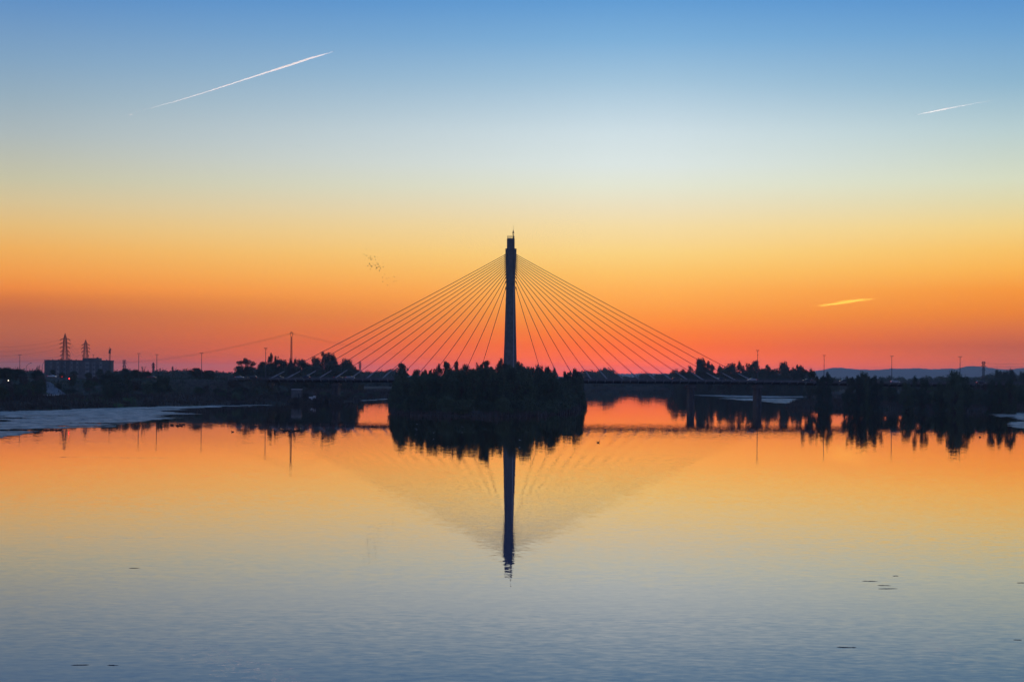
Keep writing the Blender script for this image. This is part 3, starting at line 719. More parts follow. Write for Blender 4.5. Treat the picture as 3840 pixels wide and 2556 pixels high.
for s_ in (-1, 1): mb.bar((s_ * 0.9, 0, zn + 1.8), (s_ * 0.9, 0, zn + 1.3), 0.06)
mb.build('loop_head', MT['dark'], o)
def wire(a, b_, sag, label, r=0.05, dz=(0,)):
    """a, b: (px, py, D)"""
    A_ = Vector((PX(a[0], a[2], a[1]), a[2], PZ(a[1], a[2], a[0]))); B_ = Vector((PX(b_[0], b_[2], b_[1]), b_[2], PZ(b_[1], b_[2], b_[0])))
    pts = [A_.lerp(B_, i / 24) - Vector((0, 0, 4 * sag * (i / 24) * (1 - i / 24))) for i in range(25)]
    mb = MB(); mb.tube([p - A_ for p in pts], r, 4); o = mb.build('power_line', MT['wire']); o.location = A_
    tag(o, label, 'power line', 'power lines strung between the pylons')
wl = 'faint power line dipping from the slim pylon down to the left'
wr = 'faint power line running from the slim pylon to the right behind the cables'
for i, (dx, dy) in enumerate(((-7, 3), (7, 3), (0, -1))):
    wire((1093 + dx, 1248 + dy, 878), (412 + dx, 1357 + dy, 1500), 4.0, wl, 0.028)
    wire((1093 + dx, 1248 + dy, 878), (1760 + dx, 1347 + dy * 2, 1500), 3.2, wr, 0.022)
for i, (y0, y1) in enumerate(((1298, 1275), (1316, 1290), (1334, 1305), (1352, 1335))):
    wire((226, y1, 1250), (-160, y0 - 4, 1200), 3.2, 'power line running left out of view from the largest pylon', 0.04)
for y0, y1 in ((1275, 1295), (1290, 1308), (1305, 1321)):
    wire((262, y0, 1250), (306, y1, 1450), 5.0, 'short power line sagging between the two large pylons', 0.055)
for y0, y1 in ((1362, 1350), (1374, 1362)):
    wire((3695, y0, 1500), (3980, y1, 1300), 1.5, 'power line running right from the flat topped pylon', 0.05)
# crane
D = 1300; k = D / F; zb = 9.0
o = thing('tower_crane', 'tower crane with folded jib at the right end of the building', 'crane', (PX(411, D), D, zb))
mb = MB(); h = PZ(1325, D, 411) - zb
for z in np.arange(0, h, 1.0):
    for s_ in (-1, 1):
        for q in (-1, 1): mb.bar((s_ * 0.42, q * 0.42, z), (s_ * 0.42, q * 0.42, min(z + 1.0, h)), 0.09)
        mb.bar((-0.42, s_ * 0.42, z), (0.42, s_ * 0.42, min(z + 1, h)), 0.05)
mb.build('mast', MT['dark'], o)
mb = MB(); mb.box(-0.75, 0.7, -0.7, 0.7, h + 0.002, h + 1.6); mb.build('cab', MT['dark'], o)
mb = MB(); mb.loft([[(-0.5, -.4, h + 1.6), (0.55, -.4, h + 1.6), (0.55, .4, h + 1.6), (-0.5, .4, h + 1.6)], [(0.3, -.3, h + 4.0), (1.2, -.3, h + 3.7), (1.2, .3, h + 3.7), (0.3, .3, h + 4.0)]]); mb.tube([(-0.5, 0, h + 1.6), (-0.35, 0, h + 5.4)], [0.3, 0.06], 5); mb.tube([(-0.35, 0, h + 5.0), (0.9, 0, h + 3.8)], 0.07, 4)
mb.build('jib', MT['dark'], o)

# ------------------------------------------------------------------ buildings
D = 1320; k = D / F
zb = 4.0; ztop = PZ(1352, D, 287)
o = thing('apartment_building', 'long flat roofed block on the left with vertical bays and a roof block', 'building', (PX(287, D), D, zb))
H = ztop - zb; wB = 242 * k / 2
mb = MB(); mb.box(-wB, wB, 0, 16, 0, H); wall = mb.build('wall', MT['facade'], o)
mb = MB(); mb.box(-wB - 0.3, wB + 0.3, -0.3, 16.3, H + 0.003, H + 0.5)
for q in (-0.78, -0.6, -0.2, -0.05, 0.9): mb.box(q * wB - 0.4, q * wB + 0.4, 3, 4, H + 0.503, H + 1.1)
mb.build('roof', MT['facade'], o)
mb = MB(); a0, a1 = (308 - 287) * k, (367 - 287) * k; mb.box(a0, a1, 2, 12, H + 0.504, PZ(1342, D, 340) - zb); mb.box(a1 - 2.2, a1 - 1.0, 4, 6, PZ(1342, D, 340) - zb + 0.002, PZ(1339, D, 340) - zb)
mb.build('roof_block', MT['facade'], o)
for px_, w_ in ((192, 6), (217, 9), (243, 8), (269, 6), (290, 7), (327, 16), (352, 10), (378, 9)):
    x = (px_ - 287) * k; mb = MB(); mb.box(x - w_ * k / 2, x + w_ * k / 2, -0.6, -0.003, 0.5, H - 0.8); p = mb.build('bay', MT['facade2'], o)
    mb = MB()
    for fl in range(5):
        z = 1.4 + fl * (H - 2) / 5
        mb.box(x - w_ * k * 0.36, x + w_ * k * 0.36, -0.64, -0.603, z, z + 1.3)
    mb.build('window', MT['shutter'], p)
for q in range(8):
    x = -wB + 1.0 + q * (2 * wB - 2) / 7.3; mb = MB()
    for fl in range(5):
        z = 1.4 + fl * (H - 2) / 5; mb.box(x, x + 1.4, -0.06, -0.002, z, z + 1.3)
    mb.build('window', MT['shutter'], o)

def small_building(px0, px1, ytop, ybot, D, dep, label, mat, roofm=None, name='pump_house', lip=True):
    k = D / F; zt = PZ(ytop, D, px0); zb = PZ(ybot, D, px0); w_ = (px1 - px0) * k / 2; x = PX((px0 + px1) / 2, D)
    g0 = min(gz(x, D), gz(x - w_, D), gz(x, D + dep), zb) - 0.3
    o = thing(name, label, 'building', (x, D, g0)); h = zt - g0
    mb = MB(); mb.box(-w_, w_, 0, dep, 0, h); mb.build('wall', mat, o)
    mb = MB(); mb.box(-w_ - 0.12, w_ + 0.12, -0.15, dep + 0.15, h + 0.002, h + 0.22); mb.build('roof', roofm or mat, o)
    mb = MB(); mb.box(w_ * 0.35, w_ * 0.6, -0.03, -0.002, h * 0.25, h * 0.62); mb.build('door', MT['dark'], o)
    return o
small_building(1093, 1130, 1460, 1480, 800, 4, 'small grey pump house with a white roof edge on the left bank', MT['concrete'], MT['white'])
o = thing('concrete_outfall', 'pale concrete outfall block with twin piers at the left waterline', 'outfall', (PX(1172, 802), 801, -0.3))
mb = MB()
mb.box(-1.6, 0.2, 0, 2.5, 0, 3.5); mb.box(0.5, 1.6, -0.3, 2.2, 0, 3.9); mb.build('pier', MT['pale'], o)
mb = MB(); mb.box(-1.9, 1.9, -0.3, 2.8, 5.0, 5.12); [mb.tube([(q, 0.5, 3.4), (q, 0.5, 5.0)], 0.05, 4) for q in (-1.4, 0, 1.4)]; mb.build('platform_rail', MT['steel'], o)

# terrace road wall with fence posts on the left slope
strip('road', [(-226, 780), (-205, 735), (-192, 712)], 9.0, material('pale_asphalt', (0.16, 0.16, 0.17), 0.9, 0.2, 0.2, 0.5), 'pale sloping side road on the left bank', dz=0.3)
def wall_run(a, b_, h, th, label, mat):
    a = Vector(a); b_ = Vector(b_); n_ = max(2, int((b_ - a).length / 2)); o = thing('retaining_wall', label, 'wall', (a.x, a.y, gz(a.x, a.y)))
    d = (b_ - a).normalized(); nn = Vector((-d.y, d.x)) * th / 2; secs = []
    for i in range(n_ + 1):
        p = a.lerp(b_, i / n_); z = gz(p.x, p.y) - gz(a.x, a.y); q = p - a
        secs.append([(q.x + nn.x, q.y + nn.y, z - 0.5), (q.x - nn.x, q.y - nn.y, z - 0.5), (q.x - nn.x, q.y - nn.y, z + h), (q.x + nn.x, q.y + nn.y, z + h)])
    mb = MB(); mb.loft(secs); mb.build('wall_face', mat, o)
    mb = MB()
    for i in range(0, n_ + 1, 2):
        p = a.lerp(b_, i / n_) - a; z = gz(p.x + a.x, p.y + a.y) - gz(a.x, a.y); mb.tube([(p.x, p.y, z + h), (p.x, p.y, z + h + 1.1)], 0.05, 4)
    mb.build('railing', MT['steel'], o)
wall_run((PX(165, 690), 690), (PX(224, 702), 702), 1.0, 0.4, 'bright low wall with railing above the left lawn', MT['white'])

# ------------------------------------------------------------------ cars
def car_proto(paint, hatch):
    o = thing('car', 'car', 'car')
    Lc, Wc, Hc = 4.4, 1.76, 1.46
    st = [(-2.2, 0.45, 0.80, 0.70), (-2.05, 0.25, 0.92, 0.84), (-1.5, 0.22, 0.95, 0.87), (0, 0.20, 0.95, 0.88), (1.2, 0.20, 0.92, 0.87), (1.9, 0.24, 0.80, 0.83), (2.2, 0.38, 0.62, 0.66)]
    mb = MB(); mb.loft([[(x, -w_, z0 + 0.1), (x, -w_, z1 - 0.12), (x, -w_ * 0.93, z1), (x, w_ * 0.93, z1), (x, w_, z1 - 0.12), (x, w_, z0 + 0.1), (x, w_ * 0.85, z0), (x, -w_ * 0.85, z0)] for x, z0, z1, w_ in st])
    body = mb.build('body', paint, o, True)
    rt = [(-2.05 if hatch else -1.55, 0.9, 0.78), (-1.55 if hatch else -0.95, 1.38, 0.66), (-0.6, 1.46, 0.62), (0.2, 1.44, 0.62), (0.62, 1.30, 0.66), (1.25, 0.90, 0.78)]
    mb = MB(); mb.loft([[(x, -0.80, 0.86), (x, -w_ - 0.02, z1 - 0.05), (x, -w_ * 0.86, z1 + 0.005), (x, w_ * 0.86, z1 + 0.005), (x, w_ + 0.02, z1 - 0.05), (x, 0.80, 0.86)] for x, z1, w_ in rt])
    mb.build('windows', MT['glass'], o)
    mb = MB(); mb.loft([[(x, -w_ * 0.9, z1 + 0.006), (x, w_ * 0.9, z1 + 0.006), (x, w_ * 0.86, z1 + 0.05), (x, -w_ * 0.86, z1 + 0.05)] for x, z1, w_ in rt[1:5]]); mb.build('roof', paint, o)
    for x in (-1.35, 1.35):
        for s_ in (-1, 1):
            mb = MB(); mb.tube([(x, s_ * 0.70, 0.32), (x, s_ * 0.89, 0.32)], 0.32, 14); wv = mb.build('wheel', MT['tyre'], o)
            mb = MB(); mb.tube([(x, s_ * 0.891, 0.32), (x, s_ * 0.905, 0.32)], 0.19, 10); mb.build('rim', MT['rim'], wv)
    for s_ in (-1, 1):
        mb = MB(); mb.box(2.02, 2.16, s_ * 0.62 - 0.16, s_ * 0.62 + 0.16, 0.60, 0.74); mb.build('headlight', MT['head'], o)
        mb = MB(); mb.box(-2.20, -2.06, s_ * 0.66 - 0.14, s_ * 0.66 + 0.14, 0.66, 0.86); mb.build('tail_light', MT['redl'], o)
    return o
paint = {k_: material(k_ + '_car_paint', c_, 0.22, 0.6, metal=0.25) for k_, c_ in dict(white=(0.7, 0.7, 0.7), silver=(0.4, 0.41, 0.43), dark=(0.03, 0.035, 0.045), red=(0.3, 0.02, 0.02)).items()}
protos = {}
for pk in paint:
    for ht in (0, 1): protos[(pk, ht)] = None
carlist = [  # centre px, distance, facing (+1 right), paint, hatch, label
    (898, BY + 6, 1, 'silver', 0, 'leftmost car on the bridge approach, long low and shiny'),
    (947, BY - 6, -1, 'dark', 1, 'dark hatchback with a red tail light just right of the leftmost car'),
    (1047, BY + 6, 1, 'dark', 0, 'dark car between the feet of the two longest left cables'),
    (1146, BY - 6, -1, 'dark', 1, 'car with a bright rim partly behind the third cable foot from the left'),
    (1269, BY + 6, 1, 'dark', 0, 'dark saloon between the fourth and sixth cable feet on the left'),
    (1314, BY - 6, 1, 'silver', 1, 'silver car behind the sixth left cable foot'),
    (2198, BY + 6, 1, 'dark', 0, 'car roof just right of the island trees'),
    (2537, BY + 6, 1, 'dark', 1, 'dark hatchback right of the standing person'),
    (2705, BY + 6, 1, 'dark', 1, 'dark car between the last two cable feet but one on the right'),
    (2820, BY - 6, -1, 'white', 0, 'pale car at the foot of the longest right cable'),
    (3028, BY - 6, -1, 'dark', 0, 'car with a lit headlight below the tree right of the last cable'),
    (3165, BY + 6, -1, 'dark', 0, 'dark car before the first hump of the hills'),
    (3357, BY - 6, 1, 'white', 1, 'white car beside the lamp post between the hills'),
    (3678, BY - 6, 1, 'dark', 1, 'rightmost car, dark with a bright roof edge, near the flat topped pylon'),
    (195, 862, 1, 'white', 0, 'white car on the road in front of the building at the left'),
    (570, 824, 1, 'red', 1, 'small car on the approach road beside a round bush at the left'),
]
for px, D, fc, pk, ht, lab in carlist:
    if protos[(pk, ht)] is None:
        o = car_proto(paint[pk], ht); protos[(pk, ht)] = o
    else: o = copy_tree(protos[(pk, ht)])
    x = PX(px, D)
    z = deck_top(x) if px > 880 else EMB + 0.2
    o.location = (x, D, z); o.rotation_euler = (0, 0, 0 if fc > 0 else math.pi)
    tag(o, lab, 'car', 'cars on the bridge road')

# ------------------------------------------------------------------ people
def person(px, D, z, label, turn=0.0, group=None):
    o = thing('person', label, 'person', (PX(px, D), D, z), turn)
    V = [(0, 0, 0.95), (0, 0, 1.2), (0, 0, 1.42), (0, 0, 1.52), (0, -0.01, 1.63), (0, 0, 1.74), (0.19, 0, 1.42), (0.27, 0.02, 1.14), (0.27, -0.06, 0.90), (-0.19, 0, 1.42), (-0.27, 0.02, 1.14), (-0.26, -0.10, 0.90),
         (0.10, 0, 0.90), (0.11, -0.08, 0.50), (0.12, 0.02, 0.08), (0.12, -0.16, 0.04), (-0.10, 0, 0.90), (-0.11, 0.05, 0.50), (-0.12, 0.14, 0.08), (-0.12, 0.0, 0.04)]
    E = [(0, 1), (1, 2), (2, 3), (3, 4), (4, 5), (2, 6), (6, 7), (7, 8), (2, 9), (9, 10), (10, 11), (0, 12), (12, 13), (13, 14), (14, 15), (0, 16), (16, 17), (17, 18), (18, 19)]
    R = [0.15, 0.14, 0.15, 0.06, 0.10, 0.08, 0.07, 0.05, 0.035, 0.07, 0.05, 0.035, 0.095, 0.07, 0.045, 0.04, 0.095, 0.07, 0.045, 0.04]
    me = bpy.data.meshes.new('body'); me.from_pydata(V, E, []); me.materials.append(MT['cloth'])
    b_ = ob('body', me, o); m_ = b_.modifiers.new('skin', 'SKIN')
    for i, s_ in enumerate(me.skin_vertices[0].data): s_.radius = (R[i], R[i] * 0.85); s_.use_root = (i == 0)
    sub = b_.modifiers.new('sub', 'SUBSURF'); sub.levels = 1; sub.render_levels = 2
    mb = MB(); mb.lathe([(0.03, 1.60), (0.095, 1.64), (0.108, 1.71), (0.09, 1.78), (0.03, 1.815)], 0, 0.015, 10); mb.build('hair', MT['dark'], o, True)
    return o
person(2485, BY - 9.5, dk(2485), 'person in dark clothes standing on the bridge pavement left of a dark hatchback', 0.3)
person(1366, BY - 9.5, dk(1366), 'person in dark clothes walking on the bridge between the left cables', 1.2)

# ------------------------------------------------------------------ birds
def flying_bird(span, mat, lift=0.25, seed=0):
    mb = MB(); s = span / 2
    mb.tube([(0, -0.34 * s, 0), (0, -0.2 * s, 0.01), (0, 0, 0), (0, 0.28 * s, 0), (0, 0.5 * s, 0.01 * s)], [0.03 * s, 0.09 * s, 0.15 * s, 0.11 * s, 0.03 * s], 7)
    for q in (-1, 1):
        mb.loft([[(q * 0.08 * s, -0.16 * s, 0.05 * s), (q * 0.08 * s, 0.2 * s, 0.05 * s), (q * 0.08 * s, 0.2 * s, 0.0), (q * 0.08 * s, -0.16 * s, 0.0)],
                 [(q * 0.5 * s, -0.18 * s, lift * s), (q * 0.5 * s, 0.14 * s, lift * s), (q * 0.5 * s, 0.14 * s, (lift - 0.03) * s), (q * 0.5 * s, -0.18 * s, (lift - 0.03) * s)],
                 [(q * s, 0.06 * s, lift * 0.8 * s), (q * s, 0.12 * s, lift * 0.8 * s), (q * s, 0.12 * s, (lift * 0.8 - 0.01) * s), (q * s, 0.06 * s, (lift * 0.8 - 0.01) * s)]])
    return mb.mesh('flying_bird', mat)
bm_ = [flying_bird(1.1, MT['feather'], 0.35), flying_bird(1.0, MT['feather'], -0.2), flying_bird(1.1, MT['feather'], 0.8)]
flock = [(449, 563), (398, 679), (455, 723), (538, 735), (490, 767), (527, 778), (558, 760), (585, 776), (636, 747), (703, 751), (420, 795), (551, 811), (652, 808), (508, 887), (518, 905), (592, 892), (682, 884), (699, 882), (828, 890),
         (618, 924), (635, 938), (660, 935), (661, 955), (712, 920), (745, 950), (755, 955), (480, 954), (540, 938), (555, 945), (575, 962), (560, 968), (710, 967), (730, 972), (822, 975), (657, 1004), (676, 998), (692, 1001), (674, 1026), (762, 1000),
         (767, 1026), (742, 1034), (739, 1068), (536, 1022), (862, 1133), (811, 1210), (902, 1232), (952, 1218), (1076, 1196), (1090, 1289), (1066, 1299), (1130, 1295), (813, 1305), (923, 1373)]
def put_bird(px, py, D, label, group, kind, sc=1.0):
    o = ob('flying_bird', bm_[kind]); o.location = (PX(px, D, py), D, PZ(py, D, px)); o.rotation_euler = (rng.uniform(-0.3, 0.3), rng.uniform(-0.5, 0.5), rng.uniform(0, 6.28)); o.scale = (sc,) * 3
    tag(o, label, 'bird', group)
for i, (u, v) in enumerate(flock):
    put_bird(1300 + u * 240 / 1447, 840 + v * 240 / 1447, rng.uniform(650, 900), 'tiny dark bird of the loose flock left of the pylon', 'flock of dark birds in the orange sky', i % 3, 1.0)
put_bird(1397, 886, 1000, 'lone dark bird above the flock left of the pylon', None, 0)
lone = [(2024, 505, 'lone bird high right of the pylon, nearest the centre'), (2460, 514, 'lone dark bird high in the blue sky right of centre'), (2671, 571, 'lone tiny bird, farthest right in the pale sky'), (1865, 573, 'lone tiny bird high just left of the pylon axis'),
        (783, 601, 'lone bird in the pale sky, farther left'), (1124, 549, 'lone tiny bird below the long vapour trail'), (1492, 561, 'lone tiny bird between vapour trail and pylon'), (2514, 566, 'lone tiny bird just right of and below the darkest one'), (3161, 1192, 'lone bird under the yellow cloud')]
for i, (x, y, lab) in enumerate(lone): put_bird(x, y, 1100, lab, None, i % 3, 1.1)
eg = flying_bird(0.8, MT['wfeather'], 0.3)
for x, y, D, lab in ((1563, 1590, 520, 'white bird low over the dark water, leftmost pair, upper'), (1558, 1607, 505, 'white bird low over the dark water, leftmost pair, lower'), (1626, 1622, 470, 'white bird over the dark reflection, third from left'),
                     (1733, 1600, 500, 'white bird over the dark reflection, left of the pylon'), (1949, 1650, 440, 'white bird with spread wings over the dark reflection near the pylon')):
    o = ob('flying_bird', eg); D = WD(y, x) * 0.95; o.location = (PX(x, D, y), D, PZ(y, D, x))
    o.rotation_euler = (0, 0.2, rng.uniform(-0.6, 0.6)); tag(o, lab, 'bird', 'white birds skimming the dark water')
mb = MB()
mb.tube([(-0.30, 0, 0.14), (-0.2, 0, 0.07), (0, 0, 0.05), (0.16, 0, 0.07), (0.22, 0, 0.16), (0.235, 0, 0.25), (0.27, 0, 0.29), (0.33, 0, 0.28)], [0.02, 0.09, 0.13, 0.11, 0.055, 0.045, 0.055, 0.018], 8)
duck_me = mb.mesh('duck', MT['feather'], True)
ducks = []
for base, n_, sp_, y0, lab, grp in ((1066, 13, 62, 1615, 'duck in the close raft left of the island, near the slim pylon reflection', 'raft of ducks on the left water'),
                                    (640, 12, 55, 1594, 'duck among those resting left on the bright strip of water', 'scattered ducks on the far left water')):
    for i in range(n_): ducks.append((base + rng.uniform(0, sp_) , y0 + rng.uniform(-4, 4), lab, grp))
for x, y, lab in ((874, 1619, 'lone duck right of the left raft, with its reflection'), (1302, 1599.5, 'leftmost duck of the row of four before the bridge reflection'), (1365, 1600, 'second duck of the row of four before the bridge reflection'),
                  (1397, 1600, 'third duck of the row of four before the bridge reflection'), (1409, 1600.5, 'rightmost duck of the row of four, nearest the island'), (3677, 1639, 'lone duck on the bright water at the right'),
                  (2245, 1659, 'lone duck right of the island reflection')):
    ducks.append((x, y, lab, None))
for i in range(16): ducks.append((168 + i * 4.2 + rng.uniform(-1, 1), 1612.5 + rng.uniform(-1, 1), 'duck in the line along the edge of the left plant mat', 'line of ducks at the left mat'))
for x, y, lab, grp in ducks:
    D = WD(y, x); o = ob('duck', duck_me); o.location = (PX(x, D), D, 0.0); o.rotation_euler = (0, 0, rng.choice((0, math.pi)) + rng.uniform(-0.6, 0.6)); o.scale = (1.15,) * 3
    tag(o, lab, 'duck', grp)

# ------------------------------------------------------------------ trees
def leaves(centres, radii, per, size, seed, squash=1.0, droop=0.0):
    r = np.random.RandomState(seed); V = []
    for c_, rad in zip(centres, radii):
        n_ = int(per * (rad / np.mean(radii)) ** 2)
        d = r.normal(size=(n_, 3)); d /= np.linalg.norm(d, axis=1)[:, None]
        rr = rad * r.uniform(0.25, 1.0, n_) ** 0.5 * (1 + 0.28 * r.normal(size=n_))
        p = np.array(c_) + d * rr[:, None] * np.array([1, 1, squash])
        u = r.normal(size=(n_, 3)); u[:, 2] -= droop * 2; u /= np.linalg.norm(u, axis=1)[:, None]
        w_ = np.cross(u, r.normal(size=(n_, 3))); w_ /= np.linalg.norm(w_, axis=1)[:, None]
        s_ = size * r.uniform(0.6, 1.4, n_)[:, None]
        V.append(np.stack([p - u * s_, p + w_ * s_ * 0.55, p + u * s_, p - w_ * s_ * 0.55], 1))
    V = np.concatenate(V).reshape(-1, 3); V[:, 2] = np.maximum(V[:, 2], 0.0)
    return V, np.arange(len(V)).reshape(-1, 4)
ASPECT = dict(round=1.15, gum=1.35, plume=2.4, poplar=4.6, bush=0.75, bare=1.6)
def make_tree(kind, seed):
    """grown about one unit wide and ASPECT units tall, then squeezed to a unit cube"""
    r = random.Random(seed * 31 + 5); C_, R_ = [], []; A = ASPECT[kind]
    if kind == 'round':
        for _ in range(46):
            z = r.uniform(0.12, 0.90); m_ = 0.38 * math.sin(math.pi * min((z + 0.12) / 1.06, 1)) ** 0.6; a = r.uniform(0, 6.28); q = m_ * r.uniform(0.2, 1) ** 0.5
            C_.append((q * math.cos(a), q * math.sin(a), z * A)); R_.append(r.uniform(0.07, 0.15))
        per, size, dr = 150, 0.022, 0.1
    elif kind == 'gum':
        for _ in range(10):
            a = r.uniform(0, 6.28); q = r.uniform(0.02, 0.38); z = r.uniform(0.52, 0.95) - q * 0.4
            for _ in range(5): C_.append((q * math.cos(a) + r.gauss(0, 0.05), q * math.sin(a) + r.gauss(0, 0.05), (z + r.gauss(0, 0.035)) * A)); R_.append(r.uniform(0.05, 0.11))
        for _ in range(22):
            a = r.uniform(0, 6.28); q = r.uniform(0.02, 0.38); C_.append((q * math.cos(a), q * math.sin(a), r.uniform(0.08, 0.55) * A)); R_.append(r.uniform(0.09, 0.16))
        per, size, dr = 130, 0.020, 0.4
    elif kind == 'plume':
        for k0 in range(6):
            a = r.uniform(0, 6.28); q = r.uniform(0.1, 0.36) if k0 else 0.05; ht = (r.uniform(0.72, 0.95) - q * 0.3) if k0 else 0.93
            for k_ in range(9):
                z = 0.06 + (ht - 0.06) * k_ / 8; w_ = 0.15 * (1 - 0.6 * (z / ht) ** 2)
                C_.append((q * math.cos(a) * (0.5 + 0.5 * z) + r.gauss(0, 0.05), q * math.sin(a) * (0.5 + 0.5 * z) + r.gauss(0, 0.05), z * A)); R_.append(w_ * r.uniform(0.7, 1.25))
        per, size, dr = 95, 0.036, 0.5
    elif kind == 'poplar':
        for k_ in range(54):
            z = k_ / 54 * 0.90 + 0.05; m_ = 0.24 * (1 if z < 0.86 else 0.75) * (1 + 0.45 * math.sin(z * (18 + seed * 5) + seed)); a = r.uniform(0, 6.28); q = m_ * r.uniform(0.1, 1)
            C_.append((q * math.cos(a), q * math.sin(a), z * A)); R_.append(r.uniform(0.13, 0.29) * (1 if z < 0.9 else 0.85))
        per, size, dr = 60, 0.075, 0.6
    elif kind == 'bush':
        for _ in range(30):
            z = r.uniform(0.10, 0.84); m_ = 0.42 * math.sqrt(max(0.02, 1 - z ** 2)); a = r.uniform(0, 6.28); q = m_ * r.uniform(0, 1) ** 0.5
            C_.append((q * math.cos(a), q * math.sin(a), z * A)); R_.append(r.uniform(0.09, 0.17))
        per, size, dr = 120, 0.034, 0.0
    elif kind == 'bare':
        for _ in range(12):
            a = r.uniform(0, 6.28); q = r.uniform(0.05, 0.3); C_.append((q * math.cos(a), q * math.sin(a), r.uniform(0.25, 0.8) * A)); R_.append(r.uniform(0.08, 0.16))
        per, size, dr = 14, 0.02, 0.0
    V, Fc = leaves(C_, R_, per, size, seed, 1.0, dr)
    mb = MB(); tr = {'round': 0.030, 'gum': 0.028, 'plume': 0.035, 'poplar': 0.06, 'bush': 0.016, 'bare': 0.022}[kind]
    top = (0.55 if kind not in ('bare', 'poplar') else 0.78) * A
    stem = [(0, 0, -0.03), (r.gauss(0, .01), r.gauss(0, .01), 0.2 * A), (r.gauss(0, .02), r.gauss(0, .02), top)]
    mb.tube(stem, [tr, tr * 0.8, tr * 0.4], 7)
    tgt = C_ if kind != 'bare' else C_ * 3
    for c_ in tgt:
        z0 = r.uniform(0.08 * A, min(top, max(0.12 * A, c_[2] * 0.8))); b0 = Vector((0, 0, z0)); e = Vector(c_) + Vector([r.gauss(0, 0.03)] * 3)
        m_ = b0.lerp(e, 0.5) + Vector((r.gauss(0, .02), r.gauss(0, .02), -0.02))
        mb.tube([b0, m_, e], [tr * 0.42, tr * 0.25, tr * 0.08], 4)
        if kind == 'bare':
            for _ in range(6):
                f_ = m_.lerp(e, r.uniform(0, 1)); mb.tube([f_, f_ + Vector((r.gauss(0, .05), r.gauss(0, .05), r.uniform(0.08, 0.3)))], [tr * 0.22, tr * 0.08], 3)
    V[:, 2] /= A; mb.v = [(p[0], p[1], p[2] / A) for p in mb.v]
    return V, Fc, mb
PROTO = {}
leaf_of = dict(poplar='leafA', round='leafB', gum='leafB', plume='leafA', bush='leafA', bare='leafD')
for kind, cnt in (('round', 6), ('gum', 5), ('plume', 7), ('poplar', 5), ('bush', 5), ('bare', 3)):
    for s_ in range(cnt):
        V, Fc, mb = make_tree(kind, s_ + 1)
        PROTO[(kind, s_)] = (mesh_np(kind + '_crown', V, Fc, MT[leaf_of[kind]]), mb.mesh(kind + '_trunk', MT['bark'], True))
CNT = dict(round=6, gum=5, plume=7, poplar=5, bush=5, bare=3)
NAMES = dict(poplar='poplar_tree', round='round_tree', gum='eucalyptus_tree', plume='willow_tree', bush='bush', bare='bare_tree')
tcount = 0
alt = {}
def tree(kind, px, top, D, wpx, label, group=None, leaf=None, dep=1.0):
    global tcount
    k = D / F; x = PX(px, D); zb = gz(x, D); h = PZ(top, D, px) - zb
    if h < 0.8: h = 0.8
    s_ = (tcount * 3 + tcount // 5) % CNT[kind]; tcount += 1
    cm, tm = PROTO[(kind, s_)]
    if leaf:
        if (kind, s_, leaf) not in alt: c2 = cm.copy(); c2.materials.clear(); c2.materials.append(MT[leaf]); alt[(kind, s_, leaf)] = c2
        cm = alt[(kind, s_, leaf)]
    o = thing(NAMES[kind], label, 'bush' if kind == 'bush' else 'tree', (x, D, zb - 0.1), rng.uniform(0, 6.28), group)
    w_ = max(wpx * k, h * dict(gum=0.40, round=0.44, plume=0.27).get(kind, 0))
    for nm, me in (('crown', cm), ('trunk', tm)):
        c_ = ob(nm, me, o); c_.scale = (w_, w_ * dep, h * (1.04 if kind in ('gum', 'round') else 1.0))
    return o
# island: profile of tree tops read along the island
ISL_G = 'willows and poplars crowding the island'
isl_lab = 'willow in the dense dark thicket on the river island'
prof = [(1455, 1455), (1462, 1428), (1478, 1384), (1507, 1357), (1520, 1378), (1545, 1385), (1570, 1388), (1600, 1378), (1630, 1374), (1645, 1368), (1665, 1352), (1690, 1364), (1712, 1352), (1740, 1362), (1770, 1368), (1790, 1357), (1815, 1352), (1840, 1362),
        (1860, 1362), (1880, 1355), (1910, 1360), (1938, 1356), (1950, 1366), (1970, 1352), (1990, 1362), (2015, 1360), (2050, 1368), (2075, 1376), (2090, 1400), (2118, 1400), (2140, 1370), (2165, 1388), (2185, 1430), (2200, 1480), (2212, 1505)]
def isl_top(px): return float(np.interp(px, [p[0] for p in prof], [p[1] for p in prof]))
special = [('poplar', 1507, 1355, 722, 48, 'tallest pointed willow at the left end of the island'), ('poplar', 1673, 1347, 700, 40, 'pointed willow standing up left of centre on the island'), ('poplar', 1712, 1344, 740, 26, 'narrow dark poplar isolated above the island, left of the pylon'),
           ('gum', 1797, 1350, 720, 52, 'feathery willow crest between the narrow poplar and the pylon'), ('poplar', 1822, 1346, 745, 36, 'taller feathery willow second left of the pylon'), ('gum', 1878, 1348, 740, 50, 'willow touching the left edge of the pylon'),
           ('poplar', 1941, 1349, 735, 26, 'willow rising over the right foot of the pylon'), ('gum', 1971, 1346, 730, 46, 'feathery willow first right of the pylon'), ('gum', 2013, 1356, 745, 56, 'second feathery willow right of the pylon'),
           ('gum', 2058, 1367, 755, 50, 'willow between the two steepest right cables'), ('gum', 2140, 1366, 762, 70, 'broad separate willow at the right end of the island'), ('gum', 2110, 1398, 770, 52, 'lower willow filling the gap near the right end of the island'),
           ('bush', 2188, 1498, 742, 34, 'low bush overhanging the water at the right tip of the island'), ('bush', 1478, 1452, 668, 44, 'rounded bush at the left tip of the island')]
for k_, x, y, D, w_, lab in special: tree(k_, x, y, D, w_, lab, ISL_G)
